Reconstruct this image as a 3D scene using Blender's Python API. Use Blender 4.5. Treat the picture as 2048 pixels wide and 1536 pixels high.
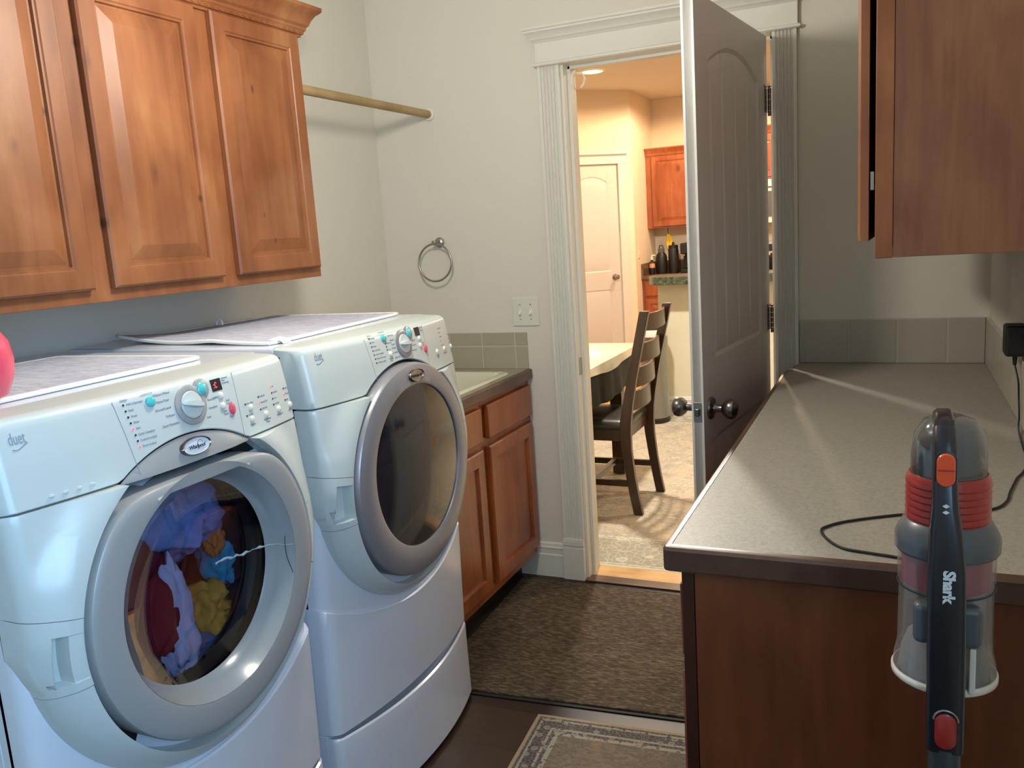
import bpy, bmesh, math, random
from mathutils import Vector, Matrix, noise
import mathutils
PI = math.pi
random.seed(7)
for _o in list(bpy.data.objects):
    bpy.data.objects.remove(_o)
SC = bpy.context.scene
COL = SC.collection

# ------------------------------------------------------------------ camera
def cam_matrix(loc, yaw, pitch, roll):
    fw = Vector((-math.sin(yaw)*math.cos(pitch), math.cos(yaw)*math.cos(pitch), math.sin(pitch)))
    r = Vector((math.cos(yaw), math.sin(yaw), 0)); u = r.cross(fw)
    r2 = r*math.cos(roll) + u*math.sin(roll); u2 = -r*math.sin(roll) + u*math.cos(roll)
    return Matrix(((r2.x, u2.x, -fw.x, loc[0]), (r2.y, u2.y, -fw.y, loc[1]), (r2.z, u2.z, -fw.z, loc[2]), (0, 0, 0, 1)))
cd = bpy.data.cameras.new('camera'); cam = bpy.data.objects.new('camera', cd); COL.objects.link(cam)
cam.matrix_world = cam_matrix((1.9927, -3.1555, 1.4375), .429, -.1753, -.0667)
cd.sensor_width = 36; cd.lens = 1702.46/2048*36; cd.clip_start = .02; cd.clip_end = 60
SC.camera = cam

# ------------------------------------------------------------------ world, lights, exposure
SC.view_settings.view_transform = 'Standard'; SC.view_settings.look = 'None'
SC.view_settings.exposure = 0.0; SC.view_settings.gamma = 1; SC.view_settings.use_curve_mapping = False
W = bpy.data.worlds.new('world'); SC.world = W; W.use_nodes = True
_bg = W.node_tree.nodes['Background']; _bg.inputs[0].default_value = (.55, .72, 1, 1); _bg.inputs[1].default_value = 1.0
def area(name, loc, rot, sx, sy, power, col):
    l = bpy.data.lights.new(name, 'AREA'); l.shape = 'RECTANGLE'; l.size = sx; l.size_y = sy; l.energy = power; l.color = col
    o = bpy.data.objects.new(name, l); COL.objects.link(o); o.location = loc; o.rotation_euler = rot; return o
def point(name, loc, power, col, rad=.06):
    l = bpy.data.lights.new(name, 'POINT'); l.energy = power; l.color = col; l.shadow_soft_size = rad
    o = bpy.data.objects.new(name, l); COL.objects.link(o); o.location = loc; return o
# daylight entering by the window in the wall behind the photographer
NEARY = -4.6
RW = 2.2725      # laundry right wall
area('window_daylight', (RW+.14, -3.25, 1.55), (0, PI/2, 0), 1.0, 1.1, 46, (.38, .66, 1))
# unseen lamp over the passage, added to match the light on the walls
point('unseen_pendant_light', (1.02, -1.58, 2.05), 40, (1, .95, .83), .08)
# kitchen recessed lamps: one seen through the door, the others unseen, added for light
KL = [(-.375, 4.075), (1.3, 4.3), (-1.6, 2.6), (.55, 1.5), (2.3, 2.2), (.5, 5.0)]
for i, (x, y) in enumerate(KL):
    l = bpy.data.lights.new('recessed_lamp_light', 'SPOT'); l.energy = [26, 70, 40, 300, 110, 160][i]; l.color = (1, .70, .43) if y > 2.5 else (1, .93, .82)
    l.spot_size = 3.0; l.spot_blend = .25; l.shadow_soft_size = .07
    o = bpy.data.objects.new('recessed_lamp_light', l); COL.objects.link(o); o.location = (x, y, 2.715)

# ------------------------------------------------------------------ materials
def lin(c):
    if isinstance(c, str):
        c = [int(c[i:i+2], 16)/255 for i in (0, 2, 4)]
    return tuple((v/12.92 if v <= .04045 else ((v+.055)/1.055)**2.4) for v in c) + (1,)
def newmat(name):
    m = bpy.data.materials.new(name); m.use_nodes = True; nt = m.node_tree
    return m, nt, nt.nodes['Principled BSDF']
def pset(b, **k):
    for n, v in k.items():
        b.inputs[n.replace('_', ' ')].default_value = v
def flat(name, c, rough=.5, metal=0, var=.04, scale=8, bump=0, bscale=200, coat=0, spec=.5):
    m, nt, b = newmat(name); c = lin(c)
    tc = nt.nodes.new('ShaderNodeTexCoord'); n = nt.nodes.new('ShaderNodeTexNoise'); n.inputs['Scale'].default_value = scale; n.inputs['Detail'].default_value = 4
    nt.links.new(tc.outputs['Object'], n.inputs['Vector'])
    mx = nt.nodes.new('ShaderNodeMix'); mx.data_type = 'RGBA'; mx.inputs[6].default_value = tuple(v*(1-var) for v in c[:3])+(1,); mx.inputs[7].default_value = tuple(min(1, v*(1+var)) for v in c[:3])+(1,)
    nt.links.new(n.outputs['Fac'], mx.inputs[0]); nt.links.new(mx.outputs[2], b.inputs['Base Color'])
    pset(b, Roughness=rough, Metallic=metal, Coat_Weight=coat, Coat_Roughness=.15)
    b.inputs['Specular IOR Level'].default_value = spec
    if bump:
        n2 = nt.nodes.new('ShaderNodeTexNoise'); n2.inputs['Scale'].default_value = bscale; nt.links.new(tc.outputs['Object'], n2.inputs['Vector'])
        bp = nt.nodes.new('ShaderNodeBump'); bp.inputs['Strength'].default_value = bump; bp.inputs['Distance'].default_value = .002
        nt.links.new(n2.outputs['Fac'], bp.inputs['Height']); nt.links.new(bp.outputs['Normal'], b.inputs['Normal'])
    return m
def ramp(nt, stops, interp='LINEAR'):
    r = nt.nodes.new('ShaderNodeValToRGB'); cr = r.color_ramp; cr.interpolation = interp
    while len(cr.elements) < len(stops): cr.elements.new(.5)
    for e, (p, c) in zip(cr.elements, stops): e.position = p; e.color = lin(c)
    return r
def math_n(nt, op, a, b=None, c=None):
    n = nt.nodes.new('ShaderNodeMath'); n.operation = op
    for i, v in enumerate((a, b, c)):
        if v is None: continue
        if isinstance(v, (int, float)): n.inputs[i].default_value = v
        else: nt.links.new(v, n.inputs[i])
    return n.outputs[0]
def mixc(nt, f, a, b, mode='MIX'):
    mx = nt.nodes.new('ShaderNodeMix'); mx.data_type = 'RGBA'; mx.blend_type = mode
    for i, v in ((0, f), (6, a), (7, b)):
        if isinstance(v, (int, float)): mx.inputs[i].default_value = v
        elif isinstance(v, (str, tuple)): mx.inputs[i].default_value = lin(v) if isinstance(v, str) else v
        else: nt.links.new(v, mx.inputs[i])
    return mx.outputs[2]
def mapping(nt, sc, rot=(0, 0, 0), loc=(0, 0, 0), out='Object'):
    tc = nt.nodes.new('ShaderNodeTexCoord'); mp = nt.nodes.new('ShaderNodeMapping')
    mp.inputs['Scale'].default_value = sc; mp.inputs['Rotation'].default_value = rot; mp.inputs['Location'].default_value = loc
    nt.links.new(tc.outputs[out], mp.inputs['Vector']); return mp.outputs['Vector']
def noise_n(nt, vec, scale, detail=4, rough=.5, dist=0):
    n = nt.nodes.new('ShaderNodeTexNoise'); n.inputs['Scale'].default_value = scale; n.inputs['Detail'].default_value = detail
    n.inputs['Roughness'].default_value = rough; n.inputs['Distortion'].default_value = dist
    nt.links.new(vec, n.inputs['Vector']); return n.outputs['Fac']
def wood(name, dark, mid, light, axis='z', rough=.32, coat=.35, grain=1.0, knots=True, seed=0.0, contrast=1.0, marks=()):
    m, nt, b = newmat(name)
    s = {'x': (1.2, 14, 14), 'y': (14, 1.2, 14), 'z': (14, 14, 1.2)}[axis]
    v = mapping(nt, s, loc=(seed, seed*.7, seed*1.3)); v2 = mapping(nt, (2.2, 2.2, 1.3), loc=(seed+3, seed, 0))
    g = noise_n(nt, v, 2.2*grain, 6, .6, .5); bl = noise_n(nt, v2, 2.6, 3, .5, .3)
    f = math_n(nt, 'ADD', math_n(nt, 'MULTIPLY', g, .45*contrast), math_n(nt, 'MULTIPLY', bl, .75))
    r = ramp(nt, [(.36, dark), (.58, mid), (.80, light)]); nt.links.new(f, r.inputs['Fac'])
    out = r.outputs['Color']
    if knots:
        vo = nt.nodes.new('ShaderNodeTexVoronoi'); vo.inputs['Scale'].default_value = 1.0
        nt.links.new(mapping(nt, tuple(3.6*(.5 if a == axis else 1) for a in 'xyz'), loc=(seed*2+.3, .2, .6)), vo.inputs['Vector'])
        kd = math_n(nt, 'ADD', vo.outputs['Distance'], math_n(nt, 'MULTIPLY', math_n(nt, 'SUBTRACT', g, .5), .12)); kf = ramp(nt, [(.0, 'FFFFFF'), (.055, 'D0D0D0'), (.10, '484848'), (.20, '000000')]); nt.links.new(kd, kf.inputs['Fac'])
        out = mixc(nt, kf.outputs['Color'], out, tuple(x*.35 for x in lin(dark)[:3])+(1,))
    if marks:      # knots of this particular cabinet: (y, z, size) on its doors
        tc = nt.nodes.new('ShaderNodeTexCoord'); sp = nt.nodes.new('ShaderNodeSeparateXYZ'); nt.links.new(tc.outputs['Object'], sp.inputs[0]); tot = None
        for my, mz, mr in marks:
            dy = math_n(nt, 'MULTIPLY', math_n(nt, 'SUBTRACT', sp.outputs[1], my), 1.3); dz = math_n(nt, 'MULTIPLY', math_n(nt, 'SUBTRACT', sp.outputs[2], mz), .55)
            d = math_n(nt, 'SQRT', math_n(nt, 'ADD', math_n(nt, 'MULTIPLY', dy, dy), math_n(nt, 'MULTIPLY', dz, dz)))
            d = math_n(nt, 'ADD', d, math_n(nt, 'MULTIPLY', math_n(nt, 'SUBTRACT', g, .5), mr*2.0))
            v_ = nt.nodes.new('ShaderNodeMapRange'); v_.inputs['From Min'].default_value = mr*1.1; v_.inputs['From Max'].default_value = mr*.15; v_.inputs['To Max'].default_value = .8 if mr < .012 else .45; v_.clamp = True
            nt.links.new(d, v_.inputs['Value']); tot = v_.outputs[0] if tot is None else math_n(nt, 'MAXIMUM', tot, v_.outputs[0])
        out = mixc(nt, tot, out, tuple(x*.25 for x in lin(dark)[:3])+(1,))
    nt.links.new(out, b.inputs['Base Color'])
    pset(b, Roughness=rough, Coat_Weight=coat, Coat_Roughness=.30)
    bp = nt.nodes.new('ShaderNodeBump'); bp.inputs['Strength'].default_value = .12; bp.inputs['Distance'].default_value = .001
    nt.links.new(g, bp.inputs['Height']); nt.links.new(bp.outputs['Normal'], b.inputs['Normal'])
    return m
def emis(name, c, s):
    m, nt, b = newmat(name); b.inputs['Base Color'].default_value = lin(c); b.inputs['Emission Color'].default_value = lin(c); b.inputs['Emission Strength'].default_value = s
    return m
def planks(name, cols, pw, pl, rough=.35, axis='x', gap='1a120c'):
    m, nt, b = newmat(name)
    rot = (0, 0, 0) if axis == 'x' else (0, 0, PI/2)
    v = mapping(nt, (1, 1, 1), rot)
    br = nt.nodes.new('ShaderNodeTexBrick'); nt.links.new(v, br.inputs['Vector'])
    br.inputs['Color1'].default_value = (0, 0, 0, 1); br.inputs['Color2'].default_value = (1, 1, 1, 1); br.inputs['Mortar'].default_value = (.5, .5, .5, 1)
    br.inputs['Scale'].default_value = 1; br.inputs['Brick Width'].default_value = pl; br.inputs['Row Height'].default_value = pw; br.inputs['Mortar Size'].default_value = .0018; br.offset = .37
    g = noise_n(nt, mapping(nt, (3, 40, 1) if axis == 'x' else (40, 3, 1)), 2, 5, .6, .6)
    f = math_n(nt, 'ADD', math_n(nt, 'MULTIPLY', br.outputs['Color'], .45), math_n(nt, 'MULTIPLY', g, .55))
    r = ramp(nt, [(.15, cols[0]), (.5, cols[1]), (.85, cols[2])]); nt.links.new(f, r.inputs['Fac'])
    nt.links.new(mixc(nt, br.outputs['Fac'], r.outputs['Color'], gap), b.inputs['Base Color']); pset(b, Roughness=rough)
    return m
def granite(name, a, bb, c, scale=60, rough=.25):
    m, nt, b = newmat(name); v = mapping(nt, (1, 1, 1))
    n1 = noise_n(nt, v, scale, 5, .7, 1.2); r = ramp(nt, [(.35, a), (.5, bb), (.65, c)]); nt.links.new(n1, r.inputs['Fac'])
    nt.links.new(r.outputs['Color'], b.inputs['Base Color']); pset(b, Roughness=rough)
    return m
def tile_mat(name, c, grout, w, h, axes='xz', rough=.25, off=(0, 0)):
    m, nt, b = newmat(name); tc = nt.nodes.new('ShaderNodeTexCoord'); sp = nt.nodes.new('ShaderNodeSeparateXYZ'); nt.links.new(tc.outputs['Object'], sp.inputs[0])
    d = {'x': 0, 'y': 1, 'z': 2}
    masks = []
    for ax, sz, o in ((axes[0], w, off[0]), (axes[1], h, off[1])):
        q = math_n(nt, 'DIVIDE', math_n(nt, 'ADD', sp.outputs[d[ax]], o+100*sz), sz); fr = math_n(nt, 'FRACT', q)
        e = math_n(nt, 'MULTIPLY', math_n(nt, 'MINIMUM', fr, math_n(nt, 'SUBTRACT', 1.0, fr)), sz)
        masks.append(e)
    e = math_n(nt, 'MINIMUM', masks[0], masks[1])
    g = math_n(nt, 'LESS_THAN', e, .0016)
    n = noise_n(nt, tc.outputs['Object'], 9, 4); base = mixc(nt, n, tuple(x*.94 for x in lin(c)[:3])+(1,), tuple(x*1.05 for x in lin(c)[:3])+(1,))
    nt.links.new(mixc(nt, g, base, grout), b.inputs['Base Color']); pset(b, Roughness=rough)
    bp = nt.nodes.new('ShaderNodeBump'); bp.inputs['Strength'].default_value = .6; bp.inputs['Distance'].default_value = .002
    sm = nt.nodes.new('ShaderNodeMapRange'); sm.inputs['From Max'].default_value = .006; nt.links.new(e, sm.inputs['Value'])
    nt.links.new(sm.outputs[0], bp.inputs['Height']); nt.links.new(bp.outputs['Normal'], b.inputs['Normal'])
    return m
def weave(name, c1, c2, c3, sx=180, sy=60, rough=.95, bump=.8):
    m, nt, b = newmat(name)
    a = noise_n(nt, mapping(nt, (sx*.4, sy*3.2, 40)), 1, 3, .6, .3); l = noise_n(nt, mapping(nt, (3, 3, 3)), 1.2, 4)
    r = ramp(nt, [(.30, c1), (.5, c2), (.70, c3)]); nt.links.new(math_n(nt, 'ADD', math_n(nt, 'MULTIPLY', a, .85), math_n(nt, 'MULTIPLY', l, .15)), r.inputs['Fac'])
    nt.links.new(r.outputs['Color'], b.inputs['Base Color']); pset(b, Roughness=rough)
    bp = nt.nodes.new('ShaderNodeBump'); bp.inputs['Strength'].default_value = bump; bp.inputs['Distance'].default_value = .003
    nt.links.new(a, bp.inputs['Height']); nt.links.new(bp.outputs['Normal'], b.inputs['Normal'])
    return m
def persian(name, hx, hy, edge, eb, b1, b2, bw, fa, fb, fc, nav, warm=None, vs=22, ns=1.0):
    """rug pattern in object space, rug centred on the origin with half sizes hx, hy"""
    m, nt, b = newmat(name); tc = nt.nodes.new('ShaderNodeTexCoord'); sp = nt.nodes.new('ShaderNodeSeparateXYZ'); nt.links.new(tc.outputs['Object'], sp.inputs[0])
    ax = math_n(nt, 'SUBTRACT', hx, math_n(nt, 'ABSOLUTE', sp.outputs[0])); ay = math_n(nt, 'SUBTRACT', hy, math_n(nt, 'ABSOLUTE', sp.outputs[1]))
    d = math_n(nt, 'MINIMUM', ax, ay)
    n1 = noise_n(nt, tc.outputs['Object'], 3.2*ns, 6, .65, .8); n2 = noise_n(nt, mapping(nt, (7*ns, 16*ns, 7)), 2.2, 6, .7, 1.2)
    n3 = noise_n(nt, mapping(nt, (90, 260, 60)), 1, 2)
    r = ramp(nt, [(.34, fa), (.5, fb), (.64, fc)]); nt.links.new(math_n(nt, 'ADD', math_n(nt, 'MULTIPLY', n1, .5), math_n(nt, 'MULTIPLY', n2, .5)), r.inputs['Fac'])
    field = r.outputs['Color']
    def vor(scale, feat='F1', rnd=.8):
        vo = nt.nodes.new('ShaderNodeTexVoronoi'); vo.inputs['Scale'].default_value = scale; vo.feature = feat; vo.inputs['Randomness'].default_value = rnd
        nt.links.new(tc.outputs['Object'], vo.inputs['Vector']); return vo.outputs['Distance']
    v1 = vor(vs*.42, 'DISTANCE_TO_EDGE', 1)
    fl = math_n(nt, 'MULTIPLY', math_n(nt, 'LESS_THAN', v1, .035), math_n(nt, 'GREATER_THAN', n1, .47))
    field = mixc(nt, math_n(nt, 'MULTIPLY', fl, .16), field, nav)
    n4 = noise_n(nt, mapping(nt, (9*ns, 22*ns, 7), (0, 0, .3)), 1.6, 4, .6, 2.5); pk = ramp(nt, [(.50, '000000'), (.54, 'FFFFFF'), (.60, 'FFFFFF'), (.64, '000000')]); nt.links.new(n4, pk.inputs['Fac'])
    field = mixc(nt, math_n(nt, 'MULTIPLY', pk.outputs['Color'], .45), field, nav)
    v2 = vor(vs*.8); ringm = math_n(nt, 'MULTIPLY', math_n(nt, 'COMPARE', v2, .30, .05), math_n(nt, 'GREATER_THAN', n2, .5))
    field = mixc(nt, math_n(nt, 'MULTIPLY', ringm, .5), field, fc)
    if warm:
        wm = ramp(nt, [(.5, '000000'), (.62, 'FFFFFF')]); nt.links.new(n1, wm.inputs['Fac'])
        field = mixc(nt, math_n(nt, 'MULTIPLY', wm.outputs['Color'], .6), field, warm)
    v3 = vor(vs, 'F1', .75)
    blossom = math_n(nt, 'LESS_THAN', v3, .30); core = math_n(nt, 'LESS_THAN', v3, .12)
    bord = mixc(nt, math_n(nt, 'MULTIPLY', blossom, .75), b1, b2); bord = mixc(nt, math_n(nt, 'MULTIPLY', core, .6), bord, b1)
    v5 = vor(vs*2.6, 'DISTANCE_TO_EDGE', 1); bord = mixc(nt, math_n(nt, 'MULTIPLY', math_n(nt, 'LESS_THAN', v5, .06), .5), bord, b2)
    bord = mixc(nt, math_n(nt, 'MULTIPLY', n2, .45), bord, fb)
    col = mixc(nt, math_n(nt, 'LESS_THAN', d, bw), field, bord)
    for p, w_ in ((bw, .007), (eb+.012, .004), (bw-.022, .004)):
        dash = math_n(nt, 'GREATER_THAN', noise_n(nt, mapping(nt, (60, 60, 1)), 1, 1), .42)
        col = mixc(nt, math_n(nt, 'MULTIPLY', math_n(nt, 'COMPARE', d, p, w_), dash), col, b2)
    col = mixc(nt, math_n(nt, 'LESS_THAN', d, eb), col, edge)
    col = mixc(nt, math_n(nt, 'MULTIPLY', n3, .25), col, (.06, .05, .04, 1))
    nt.links.new(col, b.inputs['Base Color']); pset(b, Roughness=.95)
    bp = nt.nodes.new('ShaderNodeBump'); bp.inputs['Strength'].default_value = .5; bp.inputs['Distance'].default_value = .002
    nt.links.new(n3, bp.inputs['Height']); nt.links.new(bp.outputs['Normal'], b.inputs['Normal'])
    return m
def tinted_glass(name, tint, gloss=.12, rough=.03, refl=.22, milk=0):
    m, nt, b = newmat(name); nt.nodes.remove(b); out = [n for n in nt.nodes if n.type == 'OUTPUT_MATERIAL'][0]
    t = nt.nodes.new('ShaderNodeBsdfTransparent'); t.inputs[0].default_value = lin(tint)
    g = nt.nodes.new('ShaderNodeBsdfGlossy'); g.inputs['Roughness'].default_value = rough
    lw = nt.nodes.new('ShaderNodeLayerWeight'); lw.inputs[0].default_value = .35
    mx = nt.nodes.new('ShaderNodeMixShader'); f = math_n(nt, 'MULTIPLY_ADD', lw.outputs['Fresnel'], refl, gloss*.3)
    nt.links.new(f, mx.inputs[0]); nt.links.new(t.outputs[0], mx.inputs[1]); nt.links.new(g.outputs[0], mx.inputs[2]); last = mx.outputs[0]
    if milk:
        d = nt.nodes.new('ShaderNodeBsdfDiffuse'); d.inputs[0].default_value = (.55, .54, .52, 1); m2 = nt.nodes.new('ShaderNodeMixShader'); m2.inputs[0].default_value = milk
        nt.links.new(last, m2.inputs[1]); nt.links.new(d.outputs[0], m2.inputs[2]); last = m2.outputs[0]
    nt.links.new(last, out.inputs[0])
    return m

M = {}
M['wall'] = flat('wall_paint', 'D8D3C6', .75, var=.015, scale=3, bump=.25, bscale=120)
M['wall_k'] = flat('kitchen_wall_paint', 'EADAC2', .8, var=.015, scale=3, bump=.25, bscale=120)
M['ceil'] = flat('ceiling_paint', 'DDD8CC', .9, var=.02, scale=5, bump=.5, bscale=60)
M['trim'] = flat('white_trim_paint', 'DAD8CE', .35, var=.01)
M['door'] = flat('white_door_paint', 'CFCBC3', .38, var=.01, bump=.08, bscale=300)
M['cab'] = wood('stained_alder', '6E3C1E', '8A5430', 'A07048', 'z', rough=.50, coat=.05, seed=1.7, contrast=.65, marks=((0.784, 0.534, 0.008), (0.776, 0.19, 0.006), (0.233, 0.569, 0.01), (0.395, 0.294, 0.02), (0.237, 0.177, 0.009), (0.541, 0.235, 0.008), (0.125, 0.411, 0.006), (0.813, 0.116, 0.006), (0.246, 0.531, 0.016), (0.038, 0.336, 0.014)))
M['cab_k'] = wood('kitchen_stained_alder', '7A3A18', '98502A', 'B0683C', 'z', seed=4.1)
M['veneer'] = wood('veneer_end_panel', '5A3422', '744830', '8A5E42', 'z', rough=.4, coat=.15, knots=False, seed=2.2, contrast=1.3)
M['veneer_low'] = wood('veneer_base_panel', '54280F', '6B3518', '7C4222', 'z', rough=.4, coat=.15, knots=False, seed=5.2, contrast=1.2)
M['cdark'] = wood('dark_stained_edge', '3A2418', '4E3426', '5E4232', 'y', rough=.35, knots=False, seed=3)
M['cab_low'] = wood('stained_alder_base', '6A2C0C', '8A451A', 'A25C2A', 'z', seed=6.7)
M['rod'] = wood('dowel_wood', '8A734A', 'A58B60', 'B89E72', 'y', rough=.6, coat=0, knots=False)
M['white'] = flat('white_enamel', 'D6DCE6', .22, var=.005, coat=.3)
M['plastic'] = flat('white_appliance_plastic', 'C6CFCD', .30, var=.005, coat=.2)
M['silver'] = flat('silver_plastic', '94949A', .3, metal=.35, var=.02)
M['silver_d'] = flat('grey_washer_ring', 'A2A5A6', .33, metal=.15, var=.02)
M['bowl'] = flat('grey_bowl_plastic', '92979A', .2, var=.02, coat=.3)
M['black'] = flat('plain_black', '121214', .5)
M['darkglass'] = flat('dark_door_glass', '23252A', .07, var=.1, scale=2, coat=.5)
M['tint'] = tinted_glass('tinted_washer_glass', 'C8CCD8', .12)
M['chrome'] = flat('brushed_nickel', 'A7A399', .28, metal=.95)
M['bronze'] = flat('aged_pewter', '77706A', .27, metal=.95)
M['teal'] = flat('teal_button', '52C4C8', .25, coat=.5)
M['redb'] = flat('red_button', 'E0506A', .3, coat=.5)
M['ink'] = flat('grey_print', '8796A2', .5)
M['inkd'] = flat('dark_print', '22303C', .5)
M['led'] = emis('red_led', 'FF5060', 1.6); M['ledoff'] = flat('dark_indicator', '1E2B38', .4)
M['laminate'] = granite('speckled_laminate', '8E887E', '9B958B', 'A39E95', 130, .45)
M['lam_s'] = granite('sink_laminate', '8F8874', '9A937F', 'A49D8A', 45, .42)
M['tile'] = tile_mat('beige_wall_tile', 'A9A38F', 'C2BCA8', .152, .102, 'xz')
M['sink'] = flat('white_sink_enamel', 'D8D5BE', .12, var=.01, coat=.5)
M['mat_pad'] = weave('quilted_bath_mat', '9EA0B6', 'B6B8CA', 'CACCDA', 60, 30, .95, .7)
M['mat_edge'] = flat('white_mat_binding', 'F0F0EC', .8)
M['brown_mat'] = weave('brown_woven_mat', '231A10', '473A2A', '776650', 100, 55)
M['rubber'] = flat('black_rubber_edge', '1A1613', .7)
M['floor'] = planks('dark_vinyl_plank', ('160E09', '281B13', '3A291C'), .19, 1.22, .38, 'x')
M['kfloor'] = planks('honey_oak_floor', ('B98642', 'CF9C58', 'DEB070'), .09, .9, .3, 'x', '6B4420')
M['oak'] = wood('light_oak_threshold', 'B08044', 'D2A468', 'E2BC82', 'x', rough=.4, knots=False)
M['redux'] = wood('brown_reducer_strip', '3E2C20', '5A4230', '6B5240', 'x', rough=.4, knots=False)
M['chair'] = wood('dark_walnut_chair', '1C0E06', '33200F', '4C321E', 'z', rough=.3, knots=False, seed=8)
M['leather'] = flat('dark_green_leather', '2C2C22', .3, var=.15, scale=6, coat=.2)
M['green_g'] = granite('green_granite_laminate', '1E2418', '434A36', '686E54', 42, .3)
M['brown_g'] = granite('brown_granite_laminate', '3A2A20', '6A5038', '8C7458', 55, .3)
M['cream'] = flat('cream_half_wall', 'DFD8BE', .8, bump=.2, bscale=120)
M['steel'] = flat('stainless_steel', '9A9A98', .3, metal=.9)
M['blackm'] = flat('matte_black', '151311', .45)
M['yellow'] = flat('yellow_cloth', 'D8B838', .8)
M['whitep'] = flat('white_plastic', 'E4E0D2', .35)
M['dkred'] = flat('vacuum_red_plastic', '9E2A20', .35, coat=.2)
M['orange'] = flat('orange_button', 'E04E22', .3, coat=.3)
M['vgrey'] = flat('vacuum_grey_plastic', '51575C', .35, coat=.2)
M['vdark'] = flat('vacuum_navy_black', '14181F', .3, coat=.3)
M['vtube'] = flat('vacuum_wand_grey', '4C5156', .35, metal=.5)
M['maroon'] = flat('vacuum_filter_maroon', 'A02C44', .5)
M['print_w'] = flat('white_print', 'D4DADC', .5)
M['vclear'] = tinted_glass('clear_dust_cup', 'FAFAFA', .3, .12, .3, .15); M['vdome'] = tinted_glass('smoky_dome', 'D4DCE0', .3, .06, .5, .06)
M['dust'] = flat('grey_dust', '8E8A86', .95, bump=1, bscale=60, var=.2)
M['pink'] = flat('pink_plastic', 'E8506A', .35, coat=.3)
M['cord'] = flat('black_cord', '0E0E0F', .5)
M['curtain'] = flat('white_blind', 'E8E8E4', .8)

# ------------------------------------------------------------------ mesh helpers
class MB:
    def __init__(s): s.v = []; s.f = []; s.mi = []; s.cur = 0
    def add(s, vs, fs):
        o = len(s.v); s.v += [Vector(v) for v in vs]; s.f += [tuple(i+o for i in f) for f in fs]; s.mi += [s.cur]*len(fs); return s
    def box(s, x0, x1, y0, y1, z0, z1):
        vs = [(x, y, z) for z in (z0, z1) for y in (y0, y1) for x in (x0, x1)]
        return s.add(vs, [(0, 2, 3, 1), (4, 5, 7, 6), (0, 1, 5, 4), (2, 6, 7, 3), (0, 4, 6, 2), (1, 3, 7, 5)])
    def grid(s, rows, closed=False, flip=False):
        n = len(rows[0]); fs = []
        for i in range(len(rows)-1):
            for j in range(n if closed else n-1):
                a = i*n+j; b = i*n+(j+1) % n; c = (i+1)*n+(j+1) % n; d = (i+1)*n+j
                fs.append((a, d, c, b) if flip else (a, b, c, d))
        return s.add([p for r in rows for p in r], fs)
    def poly(s, pts): return s.add(pts, [tuple(range(len(pts)))])
    def prism(s, pts, vec):
        n = len(pts); vec = Vector(vec); a = [Vector(p) for p in pts]; b = [p+vec for p in a]
        return s.add(a+b, [tuple(reversed(range(n))), tuple(range(n, 2*n))]+[(i, (i+1) % n, n+(i+1) % n, n+i) for i in range(n)])
    def lathe(s, prof, c=(0, 0, 0), ax='z', n=32, cap=True, sy=1.0):
        rows = []
        for r, h in prof:
            row = []
            for k in range(n):
                a = 2*PI*k/n; p = (r*math.cos(a), r*math.sin(a)*sy, h)
                if ax == 'x': p = (p[2], p[0], p[1])
                if ax == 'y': p = (p[0], p[2], p[1])
                row.append(Vector(p)+Vector(c))
            rows.append(row)
        s.grid(rows, True)
        if cap:
            s.poly(list(reversed(rows[0]))); s.poly(rows[-1])
        return s
    def tube(s, pts, r, n=10, cap=True):
        pts = [Vector(p) for p in pts]; rows = []; prev = None
        for i, p in enumerate(pts):
            t = (pts[min(i+1, len(pts)-1)]-pts[max(i-1, 0)]).normalized()
            if prev is None:
                up = Vector((0, 0, 1)) if abs(t.z) < .9 else Vector((1, 0, 0)); a = t.cross(up).normalized()
            else:
                a = (prev - t*prev.dot(t)).normalized()
            prev = a; b = t.cross(a); rr = r[i] if isinstance(r, (list, tuple)) else r
            rows.append([p+(a*math.cos(2*PI*k/n)+b*math.sin(2*PI*k/n))*rr for k in range(n)])
        s.grid(rows, True, True)
        if cap: s.poly(rows[0]); s.poly(list(reversed(rows[-1])))
        return s
    def loft(s, sections, cap=True):
        s.grid(sections, True)
        if cap: s.poly(list(reversed(sections[0]))); s.poly(sections[-1])
        return s
    def xf(s, mat):
        s.v = [mat @ v for v in s.v]; return s
    def build(s, name, mat, parent=None, bevel=0, seg=2, smooth=True, loc=None, ang=38):
        origin = parent_loc(parent) if parent is not None else (Vector(loc) if loc is not None else base_of(s.v))
        me = bpy.data.meshes.new(name); me.from_pydata([tuple(v-origin) for v in s.v], [], s.f); me.update()
        mats = mat if isinstance(mat, list) else [mat]
        for mm in mats: me.materials.append(mm)
        if len(mats) > 1: me.polygons.foreach_set('material_index', s.mi)
        bm = bmesh.new(); bm.from_mesh(me); bmesh.ops.remove_doubles(bm, verts=bm.verts, dist=1e-6)
        bmesh.ops.recalc_face_normals(bm, faces=bm.faces)
        for e in bm.edges:
            if len(e.link_faces) == 2: e.smooth = e.calc_face_angle(0) < math.radians(ang)
        for f in bm.faces: f.smooth = smooth
        bm.to_mesh(me); bm.free()
        o = bpy.data.objects.new(name, me); COL.objects.link(o)
        if parent is not None: o.parent = parent
        else: o.location = origin
        if bevel:
            md = o.modifiers.new('bevel', 'BEVEL'); md.width = bevel; md.segments = seg; md.limit_method = 'ANGLE'; md.angle_limit = math.radians(40); md.harden_normals = True
        return o
def base_of(vs):
    x = [v.x for v in vs]; y = [v.y for v in vs]; z = [v.z for v in vs]
    return Vector(((min(x)+max(x))/2, (min(y)+max(y))/2, min(z)))
def parent_loc(p):
    v = Vector((0, 0, 0))
    while p is not None: v += Vector(p.location); p = p.parent
    return v
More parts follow.
